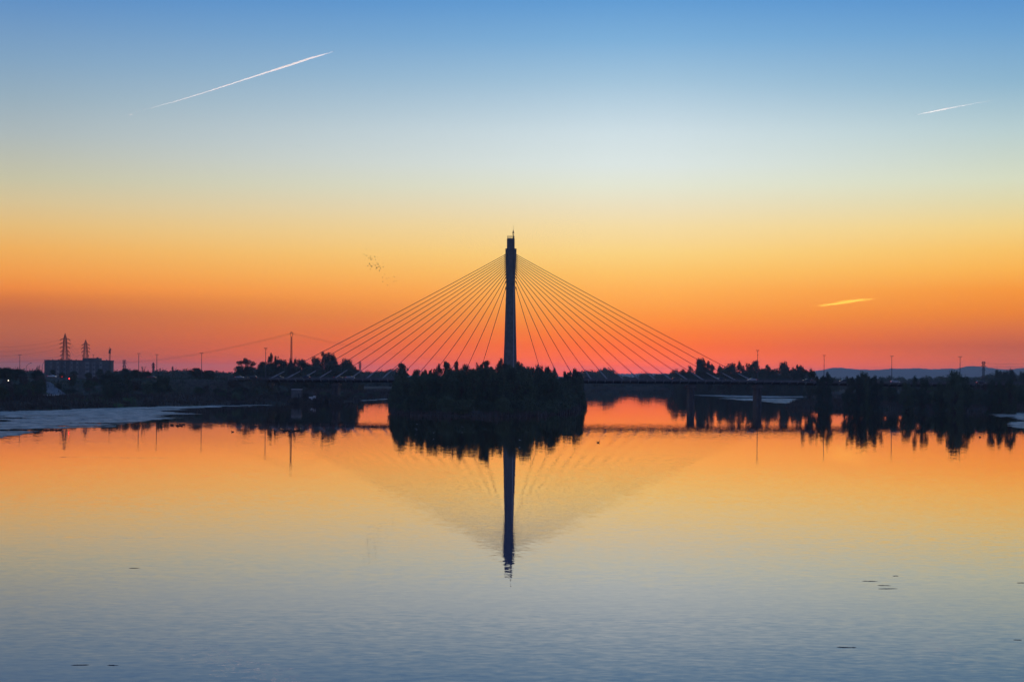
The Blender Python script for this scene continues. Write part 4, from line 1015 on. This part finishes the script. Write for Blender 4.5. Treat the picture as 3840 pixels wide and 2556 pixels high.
for k_, x, y, D, w_ in (('plume', 1484, 1398, 668, 56), ('round', 1490, 1410, 650, 60), ('plume', 1500, 1392, 690, 60), ('round', 1482, 1430, 640, 50), ('round', 2172, 1400, 770, 50), ('round', 2176, 1440, 752, 46), ('plume', 2160, 1404, 748, 50), ('plume', 1524, 1376, 730, 70), ('round', 1560, 1386, 735, 60), ('gum', 1612, 1378, 745, 60), ('gum', 1645, 1368, 720, 54), ('round', 1745, 1366, 735, 62), ('gum', 1775, 1374, 715, 54), ('poplar', 1845, 1366, 725, 40), ('gum', 1990, 1366, 725, 60), ('gum', 2036, 1370, 740, 56),
                       ('gum', 2078, 1384, 745, 60), ('round', 1590, 1390, 720, 50), ('gum', 1860, 1364, 750, 50), ('round', 1915, 1366, 752, 50), ('gum', 2130, 1384, 770, 50), ('gum', 2160, 1394, 765, 54), ('gum', 1697, 1372, 715, 50)):
    tree(k_, x, y, D, w_, isl_lab, ISL_G, leaf='leafA')
r5 = random.Random(11)
for i in range(105):
    D = r5.uniform(578, 795); 
    pxs = 1462 + (2180 - 1462) * r5.random() if D > 680 else 1478 + (2095 - 1478) * r5.random()
    X = PX(pxs, D)
    if not inside(ISLAND, np.array([X]), np.array([D]))[0]: continue
    if dist(ISLAND, np.array([X]), np.array([D]))[0] < 2.5: continue
    lim = isl_top(pxs); f_ = (D - 590) / 190
    if D > 797: continue
    y = max(lim + 14 + r5.uniform(0, 26), lim + 8 + (1 - f_) * 24 * r5.uniform(0.2, 1.1))
    tree(r5.choice(('plume', 'round', 'gum')), pxs, y, D, r5.uniform(64, 110), isl_lab, ISL_G, leaf='leafA')
# fringe of bushes round the island's edge
P = [Vector(p) for p in ISLAND]; n_ = len(P); fr = 0
cen = Vector((-8, 720))
for i in range(n_):
    a, b_ = P[i], P[(i + 1) % n_]
    m_ = max(1, int((b_ - a).length / 6.5))
    for j in range(m_):
        p = a.lerp(b_, (j + 0.5) / m_); 
        if p.y > 800: continue
        p = p + (cen - p).normalized() * 4.6
        D = p.y; px_ = CX + p.x * F / D; near = p.y < 640
        hh = r5.uniform(3.5, 6.5) if near else r5.uniform(3.5, 8)
        tp = OY(gz(p.x, p.y) + hh, D, px_)
        tree('bush', px_, tp, D, r5.uniform(6, 8.5) * F / D, 'low bush leaning over the water round the island edge', 'bushes round the island shore')
# right front bank
RG = 'trees and bushes on the right front bank'
for k_, x, y, D, w_, lab in [('gum', 3035, 1366, 860, 60, 'dark tree with loose twigs on top, just right of the bridge trees'), ('gum', 3080, 1402, 765, 42, 'leafy tree crossing the deck beside the first right lamp post'), ('gum', 3104, 1399, 760, 50, 'twin of the tree beside the first right lamp post, right of it'),
        ('gum', 3186, 1402, 715, 48, 'pointed tree left of the taller pair on the right bank'), ('gum', 3215, 1390, 712, 60, 'taller tree of the pair before the hills'), ('round', 3240, 1395, 725, 44, 'tree directly right of the taller pair before the hills'),
        ('gum', 3262, 1402, 730, 50, 'mid height tree between two peaks on the right bank'), ('gum', 3288, 1392, 700, 56, 'narrow leafy tree left of the white car'), ('gum', 3458, 1399, 690, 74, 'conical tree on the right bank below the low saddle of the hills'),
        ('round', 3580, 1391, 680, 100, 'broad bushy tree topping the right bank below the rightmost lamp post'), ('round', 3610, 1404, 684, 100, 'rounded tree joined to the broad one on its right'), ('gum', 3711, 1412, 675, 60, 'pointed tree right of the rightmost car'),
        ('round', 3752, 1424, 672, 44, 'thin low tree second from the right edge'), ('round', 3787, 1420, 668, 44, 'thin low tree nearest the right edge'), ('round', 3530, 1430, 690, 70, 'low round tree left of the broad bushy tree'), ('round', 3400, 1434, 700, 70, 'low round tree left of the conical tree')]:
    tree(k_, x, y, D, w_, lab, RG, leaf='leafA' if k_ == 'round' else None)
rp = [(2960, 1500), (2985, 1462), (3010, 1430), (3060, 1414), (3150, 1408), (3300, 1414), (3400, 1434), (3450, 1424), (3520, 1420), (3600, 1410), (3660, 1430), (3700, 1424), (3840, 1430), (3950, 1430)]
for i in range(90):
    px = r5.uniform(2985, 3940); base = float(np.interp(px, [2960, 3000, 3300, 3560, 3840, 3940], [1520, 1524, 1532, 1538, 1543, 1545])); D0 = WD(base, px)
    D = D0 + r5.uniform(4, 65)
    X = PX(px, D)
    if inside(RIVER, np.array([X]), np.array([D]))[0] or D > 797: continue
    lim = float(np.interp(px, [p[0] for p in rp], [p[1] for p in rp]))
    f_ = (D - D0) / 65
    y = lim + 6 + r5.uniform(0, 26) + (1 - f_) * r5.uniform(5, 45)
    y = min(y, base - 18)
    k_ = r5.choice(('plume', 'bush', 'round', 'round'))
    tree(k_, px, y, D, r5.uniform(55, 95), 'dark bush in the dense thicket of the right front bank', RG, leaf=r5.choice(('leafA', 'leafA', 'leafD')))
# far right bank behind the bridge
BG = 'tall eucalyptus row behind the right half of the bridge'
for i, (x, y, D, w_, lab) in enumerate([(2530, 1383, 1330, 60, 'lowest leftmost tree of the row behind the right cables'), (2568, 1380, 1340, 56, 'small tree second from the left behind the right cables'), (2604, 1363, 1320, 60, 'tree left of the one with a spindly top'),
        (2628, 1341, 1325, 46, 'tree with a spindly top, highest behind the right cables'), (2655, 1357, 1315, 56, 'tree right of the spindly topped one'), (2690, 1357, 1300, 52, 'tree crossed by the longest right cable but one'), (2738, 1360, 1310, 72, 'broad tree behind the feet of the right cables'),
        (2773, 1358, 1300, 46, 'separate crown left of the outermost pier lamp post'), (2806, 1354, 1290, 56, 'tall crown directly left of the double lamp post'), (2832, 1354, 1285, 46, 'tall crown behind the double lamp post'), (2878, 1371, 1280, 64, 'lower tree right of the double lamp post'),
        (2908, 1374, 1285, 56, 'lowest tree in the dip right of the double lamp post'), (2938, 1357, 1270, 64, 'tall broad crown after the dip on the right'), (2970, 1363, 1262, 34, 'narrow crown second from the right end of the row'), (2998, 1361, 1260, 40, 'open branched crown at the right end of the row'),
        (2720, 1372, 1335, 80, 'dense lower tree filling behind the cable feet'), (2860, 1380, 1330, 90, 'dense dark tree filling behind the double lamp post'), (2960, 1382, 1320, 90, 'dense dark tree filling near the right end of the row'), (2650, 1380, 1345, 90, 'dense dark tree filling below the spindly topped one'),
        (2590, 1385, 1350, 80, 'dense dark tree filling at the left of the row'), (2800, 1378, 1340, 90, 'dense dark tree filling beneath the tall crowns')]):
    tree('gum' if i % 3 else 'round', x, y, D, w_ * 1.15, lab, BG)
for i in range(26):
    px = 2560 + i * 18.5; tree('gum', px, r5.uniform(1380, 1400) + (6 if px < 2600 else 0), r5.uniform(1345, 1400), r5.uniform(60, 85), 'tree in the dense back row beyond the right piers', 'dense back row beyond the right piers')
for i in range(26):
    px = 905 + i * 16.5; tree('round', px, r5.uniform(1368, 1388) + (10 if px < 960 else 0), r5.uniform(1010, 1060), r5.uniform(60, 90), 'tree in the dense mass behind the left deck', 'dense tree mass behind the left deck')
for i in range(34):
    px = r5.uniform(2548, 3130); base = float(np.interp(px, [2535, 2650, 2800, 2960, 3200], [1474, 1476, 1480, 1482, 1484])); D = WD(base, px) + r5.uniform(6, 40)
    tree('bush', px, base - r5.uniform(38, 72), D, r5.uniform(50, 80), 'dark shrub on the far right bank under the bridge deck', 'shrubs on the far right bank', leaf=r5.choice(('leafB', 'leafA')))
# left bank beyond the bridge
LG = 'large trees behind the left cables'
for i, (k_, x, y, D, w_, lab) in enumerate([('gum', 921, 1345, 1010, 84, 'rounded tree with ragged edge right of the two left cars'), ('round', 940, 1372, 1020, 70, 'lower shoulder tree right of the ragged rounded tree'), ('gum', 900, 1375, 1010, 50, 'lower tree at the left foot of the ragged rounded tree'),
        ('gum', 1016, 1327, 1000, 44, 'twin topped tree, left peak, behind the tall double lamp post'), ('gum', 1034, 1328, 1005, 40, 'twin topped tree, right peak'), ('round', 985, 1356, 1010, 60, 'broad tree under the tall double lamp post'), ('round', 1060, 1346, 1015, 80, 'broad tree right of the twin peaks'),
        ('gum', 1092, 1338, 930, 34, 'loose topped small tree at the foot of the slim pylon'), ('round', 1130, 1347, 1010, 80, 'broad tree right of the slim pylon'), ('round', 1180, 1341, 1020, 70, 'second broad tree right of the slim pylon'), ('gum', 1222, 1311, 1010, 64, 'tallest crown behind the left cables'),
        ('round', 1244, 1330, 1015, 54, 'shoulder of the tallest crown, on its right'), ('round', 1300, 1346, 1060, 84, 'rounded tree below the middle left cables'), ('round', 1318, 1364, 1065, 46, 'small rounded tree at the right end of the group'), ('gum', 1332, 1376, 1060, 26, 'thin open tree at the right end beside the faint pylon'),
        ('round', 1000, 1372, 990, 110, 'dense dark tree filling below the left group'), ('round', 1100, 1370, 990, 110, 'dense dark tree filling behind the cable feet at left'), ('round', 1180, 1368, 990, 110, 'dense dark tree filling behind the third cable'), ('round', 1250, 1366, 995, 100, 'dense dark tree filling below the tallest crown'),
        ('round', 738, 1378, 900, 66, 'low round tree beneath a lamp post, left of the bridge'), ('round', 780, 1388, 905, 70, 'low spreading tree joined to the round one under the lamp post'), ('bush', 600, 1402, 790, 34, 'dark round bush beside the small car'), ('bush', 625, 1408, 790, 34, 'lower dark bush right of the round one')]):
    tree(k_, x, y, D, w_ * 1.12, lab, LG if x > 880 else None)
# left bank, front
FG = 'trees and bushes on the left bank'
lf = [('bare', 12, 1360, 770, 60, 'bare tree at the very left edge'), ('round', 20, 1378, 770, 90, 'dense tree at the left edge under the bare twigs'), ('bare', 52, 1362, 790, 60, 'second bare tree from the left edge'), ('round', 60, 1384, 790, 80, 'dark tree beneath the leftmost lamp post'),
      ('bare', 140, 1356, 900, 34, 'upright bare twigs between the two curved street lamps'), ('round', 140, 1386, 760, 60, 'round dark tree left of the building'), ('round', 197, 1385, 950, 36, 'small round tree before the left end of the building'), ('round', 233, 1394, 950, 34, 'second small tree before the building'),
      ('round', 278, 1390, 950, 44, 'third small tree before the building'), ('round', 332, 1394, 950, 36, 'fourth small tree before the building'), ('round', 375, 1383, 940, 40, 'taller round tree before the right part of the building'), ('round', 408, 1387, 935, 36, 'round tree at the foot of the crane'),
      ('round', 470, 1381, 860, 50, 'dark tree below the small three armed pylon'), ('round', 510, 1384, 850, 56, 'dark tree below the second left lamp post'), ('bare', 535, 1364, 850, 50, 'bare tree right of the lamp post over the dark trees'), ('bare', 556, 1378, 850, 40, 'shorter bare tree right of the taller bare one'),
      ('round', 430, 1396, 860, 56, 'low dark tree right of the crane'), ('round', 552, 1392, 845, 44, 'dark low tree under the bare ones')]
for k_, x, y, D, w_, lab in lf: tree(k_, x, y, D, w_, lab, FG)
for i in range(120):
    px = r5.uniform(-40, 900); D0 = float(np.interp(px, [-60, 0, 280, 560, 900], [585, 592, 639, 699, 752])); D = D0 + r5.uniform(26, 120)
    if D > 800 and px > 560: D = r5.uniform(D0 + 8, 798)
    if 160 < px < 400 and D < D0 + 95: continue
    if 470 < px < 810 and D < D0 + 62: continue
    X = PX(px, D)
    if inside(RIVER, np.array([X]), np.array([D]))[0]: continue
    g0 = gz(X, D); yb = OY(g0, D, px)
    big = px < 175 or 380 < px < 560
    y = yb - (r5.uniform(28, 62) if big else r5.uniform(14, 34)); y = max(y, 1388 if px < 200 else 1402)
    if px > 560: y = max(y, 1424)
    tree(r5.choice(('round', 'bush', 'bush')) if big else 'bush', px, y, D, r5.uniform(40, 75) if big else r5.uniform(30, 60), 'dark bush among the scrub of the left bank', FG, leaf=r5.choice(('leafA', 'leafB', 'leafD')))
for i in range(46):   # between the bridge and the water on the left
    px = r5.uniform(900, 1465); D0 = float(np.interp(px, [880, 1000, 1180, 1330, 1465], [750, 767, 797, 885, 983])); D = D0 + r5.uniform(3, 60) + (0 if px > 1000 else 12)
    if 1080 < px < 1200 and D < D0 + 30: continue
    X = PX(px, D); yb = OY(gz(X, D), D, px)
    y = max(yb - r5.uniform(8, 24), 1438)
    o = tree('bush', px, y, D, r5.uniform(26, 54), 'low scrub bush on the slope under the left deck', 'scrub on the slope under the left deck', leaf=r5.choice(('leafA', 'leafD', 'leafB')))
for x_ in (1000, 1018, 1252, 1272, 1090, 1112, 1130, 1165, 1185):
    tree('bush', x_, 1478 if x_ < 1080 or x_ > 1200 else 1490, 786 if x_ < 1080 or x_ > 1200 else 784, 34, 'low scrub bush on the slope under the left deck', 'scrub on the slope under the left deck', leaf='leafD')
tree('bush', 1355, 1438, 985, 34, 'small yellowing bush under the left deck', 'scrub on the slope under the left deck', leaf='leafC')
for i in range(40):   # rough ground left of and along the bank edge
    px = r5.uniform(-40, 1000); D0 = float(np.interp(px, [-60, 0, 280, 560, 1000], [585, 592, 639, 699, 767])); D = D0 + r5.uniform(1.5, 6)
    X = PX(px, D); yb = OY(gz(X, D), D, px)
    tree('bush', px, yb - r5.uniform(7, 15), D, r5.uniform(26, 46), 'low shrub at the foot of the left bank', 'shrubs at the foot of the left bank', leaf='leafD')

# distant woods seen as one mass each
def wood(name, x0, x1, tops, D0, D1, label, n_, seed, leaf='leafB', hmin=8):
    r = np.random.RandomState(seed); C_, R_ = [], []
    for i in range(n_):
        D = r.uniform(D0, D1); px = r.uniform(x0, x1); zb = 2.5
        zt = PZ(float(np.interp(px, [p[0] for p in tops], [p[1] for p in tops])), D, px) + r.uniform(-2.5, 1.0)
        x = PX(px, D); h = max(zt - zb, 3.0); w_ = h * r.uniform(0.3, 0.45)
        for j in range(6):
            a = r.uniform(0, 6.28); q = w_ * r.uniform(0, 0.8); C_.append((x + q * math.cos(a), D + q * math.sin(a), zb + h * r.uniform(0.05, 0.8))); R_.append(h * r.uniform(0.14, 0.26))
    V, Fc = leaves(C_, R_, 60, 0.75, seed, 1.0, 0.0)
    V[:, 2] = np.maximum(V[:, 2], 1.0)
    o = ob(name, mesh_np(name, V, Fc, MT[leaf])); tag(o, label, kind='stuff')
wood('far_woodland', 395, 900, [(395, 1392), (440, 1386), (480, 1384), (540, 1392), (590, 1386), (640, 1387), (690, 1388), (720, 1386), (760, 1392), (800, 1392), (815, 1388), (826, 1395), (870, 1395), (900, 1396)], 1500, 1900, 'hazy distant woodland along the left horizon', 330, 1)
wood('far_woodland', 1290, 1520, [(1290, 1396), (1330, 1388), (1350, 1392), (1370, 1386), (1385, 1389), (1400, 1392), (1430, 1388), (1450, 1384), (1480, 1388), (1520, 1390)], 1500, 1800, 'hazy woodland left of the island behind the cables', 150, 2)
wood('far_woodland', 2160, 2320, [(2160, 1392), (2200, 1391), (2220, 1389), (2250, 1390), (2262, 1379), (2276, 1378), (2284, 1394), (2290, 1388), (2300, 1388), (2308, 1400), (2320, 1404)], 1860, 1990, 'hazy woodland right of the island on the far shore', 130, 3)
wood('far_woodland', 2300, 2560, [(2300, 1408), (2330, 1408), (2380, 1412), (2400, 1408), (2420, 1399), (2432, 1397), (2445, 1404), (2452, 1397), (2462, 1400), (2480, 1404), (2490, 1398), (2510, 1400), (2560, 1396)], 1870, 2000, 'low hazy trees behind the middle of the right cables', 130, 4)
wood('far_woodland', 3030, 3960, [(3030, 1418), (3140, 1418), (3200, 1416), (3290, 1412), (3330, 1412), (3345, 1408), (3362, 1410), (3380, 1408), (3410, 1414), (3470, 1412), (3500, 1408), (3540, 1410), (3620, 1418), (3640, 1410), (3660, 1414), (3720, 1402), (3960, 1404)], 1500, 2000, 'hazy low woodland in front of the right hills', 330, 5)
wood('far_woodland', -60, 170, [(-60, 1380), (0, 1382), (60, 1384), (120, 1386), (170, 1388)], 1300, 1600, 'hazy woodland left of the long building', 110, 6)
for i, (x, y, w_, lab) in enumerate([(3744, 1389, 44, 'left crown of the far group at the right edge'), (3770, 1390, 40, 'middle crown of the far group at the right edge'), (3795, 1387, 34, 'right crown of the far group at the right edge'), (3834, 1393, 36, 'separate far tree touching the right edge'),
                                     (2268, 1379, 22, 'rounded far tree standing out right of the island'), (2296, 1387, 16, 'small ball shaped far tree right of the rounded one')]):
    tree('round', x, y, 1180 if x > 3000 else 1880, w_ * 1.25, lab, None)
# riverside grass and reeds: uncountable
def fringe(name, pts, band, n_, hr, label, seed, leaf='leafD'):
    r = np.random.RandomState(seed); P_ = [np.array(p, float) for p in pts]; L_ = [np.linalg.norm(b_ - a) for a, b_ in zip(P_[:-1], P_[1:])]; tot = sum(L_)
    X, Y = [], []
    for a, b_, l_ in zip(P_[:-1], P_[1:], L_):
        m_ = int(n_ * l_ / tot); u = r.uniform(0, 1, m_); d = (b_ - a) / l_; nn = np.array([-d[1], d[0]]); q = r.uniform(band[0], band[1], m_)
        X.append(a[0] + (b_ - a)[0] * u + nn[0] * q); Y.append(a[1] + (b_ - a)[1] * u + nn[1] * q)
    X = np.concatenate(X); Y = np.concatenate(Y); Z = ground_z(X, Y); ok = Z > -0.35; X, Y, Z = X[ok], Y[ok], np.maximum(Z[ok], -0.05); m_ = len(X)
    h = r.uniform(hr[0], hr[1], m_) * (0.6 + 0.8 * (np.sin(X * 0.3) * np.sin(Y * 0.23) > 0)); a = r.uniform(0, 3.14, m_); w_ = r.uniform(0.10, 0.28, m_); lx_ = r.normal(0, 0.3, m_); ly_ = r.normal(0, 0.3, m_)
    V = np.stack([np.stack([X - w_ * np.cos(a), Y - w_ * np.sin(a), Z], -1), np.stack([X + w_ * np.cos(a), Y + w_ * np.sin(a), Z], -1), np.stack([X + lx_, Y + ly_, Z + h], -1)], 1).reshape(-1, 3)
    o = ob(name, mesh_np(name, V, np.arange(len(V)).reshape(-1, 3), MT[leaf])); tag(o, label, kind='stuff')
fringe('reeds', left_shore[3:12], (-2, 32), 42000, (0.6, 1.8), 'rough brown grass and reeds along the left shore', 1)
fringe('reeds', ISLAND + ISLAND[:1], (-2, 4), 12000, (0.6, 1.8), 'reeds round the edge of the island', 2)
fringe('reeds', front_shore[::-1][3:12], (-24, 2), 22000, (0.6, 2.0), 'reeds along the right front shore', 3)
fringe('reeds', mid_shore[2:], (-16, 2), 9000, (0.8, 2.4), 'reeds along the far right shore', 4)
fringe('grass', left_shore[3:11], (30, 90), 36000, (0.3, 0.9), 'rough grass and weeds covering the left bank slope', 5, 'leafB')

# lit lamps on the left bank
def traffic_light(px, py, D, label, lamp, name='traffic_light', cat='traffic light'):
    x = PX(px, D); zb = gz(x, D); h = PZ(py, D, px) - zb
    o = thing(name, label, cat, (x, D, zb)); mb = MB(); mb.tube([(0, 0.15, 0), (0, 0.15, h + 0.5)], 0.06, 6); mb.build('pole', MT['dark'], o)
    mb = MB(); mb.box(-0.2, 0.2, -0.1, 0.09, h - 0.75, h + 0.35); mb.build('housing', MT['dark'], o)
    mb = MB(); mb.lathe([(0.05, 0), (0.19, 0.03), (0.17, 0.1), (0.05, 0.13)], n=10); l_ = mb.build('lens', lamp, o); l_.rotation_euler = (math.radians(90), 0, 0); l_.location = (0, -0.1, h)
traffic_light(260, 1419, 700, 'bright red traffic light low in the dark left bank trees', MT['red'])
traffic_light(233, 1412, 712, 'fainter red traffic light left of the bright one', MT['redl'])
traffic_light(32, 1426, 690, 'small white lamp glowing among the trees at the left edge', MT['warm'], 'park_lamp', 'lamp')

# ------------------------------------------------------------------ sky: vapour trails, cloud, aircraft
def vol(name, dens, aniso, col=(1, 1, 1)):
    m = bpy.data.materials.new(name); m.use_nodes = True; t = m.node_tree; t.nodes.clear()
    v = t.nodes.new('ShaderNodeVolumePrincipled'); v.inputs['Color'].default_value = (*col, 1); v.inputs['Density'].default_value = dens; v.inputs['Density Attribute'].default_value = ''
    v.inputs['Anisotropy'].default_value = aniso
    o = t.nodes.new('ShaderNodeOutputMaterial'); t.links.new(v.outputs[0], o.inputs['Volume']); return m
def trail(pts, D, dens, label, seed, name='vapour_trail'):
    """pts: (px, py, width px)"""
    r = random.Random(seed); k = D / F; mb = MB()
    o0 = Vector((PX(pts[0][0], D, pts[0][1]), D, PZ(pts[0][1], D, pts[0][0])))
    seg = []
    for (a, b_) in zip(pts[:-1], pts[1:]):
        n_ = max(2, int(abs(b_[0] - a[0]) / 9))
        for i in range(n_):
            u = i / n_; seg.append([a[j] + (b_[j] - a[j]) * u for j in range(3)])
    seg.append(list(pts[-1]))
    P_ = [Vector((PX(s_[0], D, s_[1]), D, PZ(s_[1] + r.uniform(-0.35, 0.35), D, s_[0]))) - o0 for s_ in seg]
    mb.tube(P_, [max(s_[2] * k * 0.5 * r.uniform(0.85, 1.15), 2.0) for s_ in seg], 8)
    o = mb.build(name, vol(name + '_ice', dens, 0.6)); o.location = o0
    tag(o, label, 'vapour trail')
    return o
o = trail([(1250, 194, 1.0), (1220, 203, 3.5), (1163, 219, 7.0), (1100, 240, 7.5), (1031, 262, 6.5), (960, 285, 5.0), (885, 309, 4.4), (768, 347, 3.6), (659, 380, 2.8), (600, 396, 2.0), (560, 408, 1.4)], 47000, 0.022, 'long bright vapour trail high on the left', 1)
tr = o
mb = MB()
for (x0, y0, x1, y1) in ((538, 411, 546, 409.5), (511, 421, 516, 419), (482, 432, 500, 427), (458, 439, 461, 438)):
    k = 47000 / F; a = Vector((PX(x0, 47000, y0), 47000, PZ(y0, 47000, x0))) - tr.location; b_ = Vector((PX(x1, 47000, y1), 47000, PZ(y1, 47000, x1))) - tr.location
    mb.tube([a, a.lerp(b_, 0.5), b_], [2, 8, 2], 6)
mb.build('trail_fragment', vol('trail_fragment_ice', 0.05, 0.6), tr)
trail([(3440, 429.5, 1.0), (3460, 426, 3), (3520, 414, 4.5), (3560, 406, 4.0), (3620, 395, 2.4), (3680, 384, 1.4), (3760, 370, 0.6)], 60000, 0.012, 'shorter fainter vapour trail high on the right', 2)
trail([(992, 1138, 0.8), (1010, 1136, 1.6), (1024, 1134, 0.8)], 45000, 0.006, 'tiny faint vapour wisp in the orange sky at left', 3)
trail([(2250, 1353, 0.8), (2272, 1352, 2.0), (2300, 1351.5, 2.2), (2330, 1351, 0.8)], 45000, 0.006, 'thin faint wisp low between the right cables', 4)
def plane(px, py, D, rz, label):
    o = thing('airliner', label, 'aircraft', (PX(px, D, py), D, PZ(py, D, px)), rz, None)
    mb = MB(); mb.tube([(-22, 0, 0.8), (-16, 0, 0.4), (-6, 0, 0), (16, 0, 0), (20, 0, -0.2), (22, 0, -0.5)], [0.5, 1.6, 2.2, 2.2, 1.5, 0.3], 10); mb.build('fuselage', MT['steel'], o, True)
    for q in (-1, 1):
        mb = MB(); mb.loft([[(5, q * 1.5, -0.8), (-3, q * 1.5, -0.8), (-3, q * 1.5, -0.4), (5, q * 1.5, -0.4)], [(-5, q * 19, 0.6), (-7, q * 19, 0.6), (-7, q * 19, 0.8), (-5, q * 19, 0.8)]]); mb.build('wing', MT['steel'], o)
    mb = MB(); mb.loft([[(-15, -0.2, 1.5), (-21, -0.2, 1.5), (-21, 0.2, 1.5), (-15, 0.2, 1.5)], [(-20, -0.1, 7), (-22.5, -0.1, 7), (-22.5, 0.1, 7), (-20, 0.1, 7)]]); mb.build('tail_fin', MT['steel'], o)
plane(1251, 194, 47000, 0.2, 'tiny airliner at the head of the long left vapour trail')
plane(3434, 430, 60000, math.pi + 0.2, 'tiny airliner ahead of the right vapour trail')
# small yellow cloud of overlapping thin lenses
D = 42000; k = D / F
lenses = [  # px centre, py centre, half length px, half height px, slope
    (3185, 1130, 72, 6.5, -0.135), (3165, 1131, 50, 5.0, -0.11), (3235, 1124, 46, 5.0, -0.10), (3110, 1142, 62, 4.2, -0.09), (3130, 1139, 48, 3.4, -0.07), (3175, 1134, 95, 3.5, -0.14), (3090, 1146, 30, 4.0, -0.08), (3262, 1121, 34, 2.6, -0.14)]
cl = thing('cloud', 'small glowing yellow cloud streak in the orange sky on the right', 'cloud', (PX(3180, D, 1132), D, PZ(1132, D, 3180)))
cmat = vol('cloud_ice', 0.0034, 0.6, (1.0, 0.80, 0.12))
for i, (x, y, a_, b2, sl) in enumerate(lenses):
    mb = MB(); pts, rr = [], []
    for j in range(17):
        u = -1 + 2 * j / 16; pts.append((((x - 3180) + u * a_) * k, (i % 3 - 1) * 60.0, ((1132 - y) - sl * u * a_) * k + 2.0 * k * math.sin(u * 4 + i) * 0.3)); rr.append(max(b2 * k * (1 - u * u) ** 1.2, 1.0))
    mb.tube(pts, rr, 12); mb.build('cloud_streak', cmat, cl)
hz = bpy.data.materials.new('haze_air'); hz.use_nodes = True; t = hz.node_tree; t.nodes.clear()
v = t.nodes.new('ShaderNodeVolumePrincipled'); v.inputs['Color'].default_value = (0.95, 1.0, 1.0, 1); v.inputs['Density'].default_value = HAZE_D; v.inputs['Density Attribute'].default_value = ''
v.inputs['Anisotropy'].default_value = 0.0
oo = t.nodes.new('ShaderNodeOutputMaterial'); t.links.new(v.outputs[0], oo.inputs['Volume'])
mb = MB(); mb.box(-9200, 9200, -1600, 16200, -3.6, TOP); h_ = mb.build('haze', hz); tag(h_, 'thin evening haze over the river plain', kind='stuff')
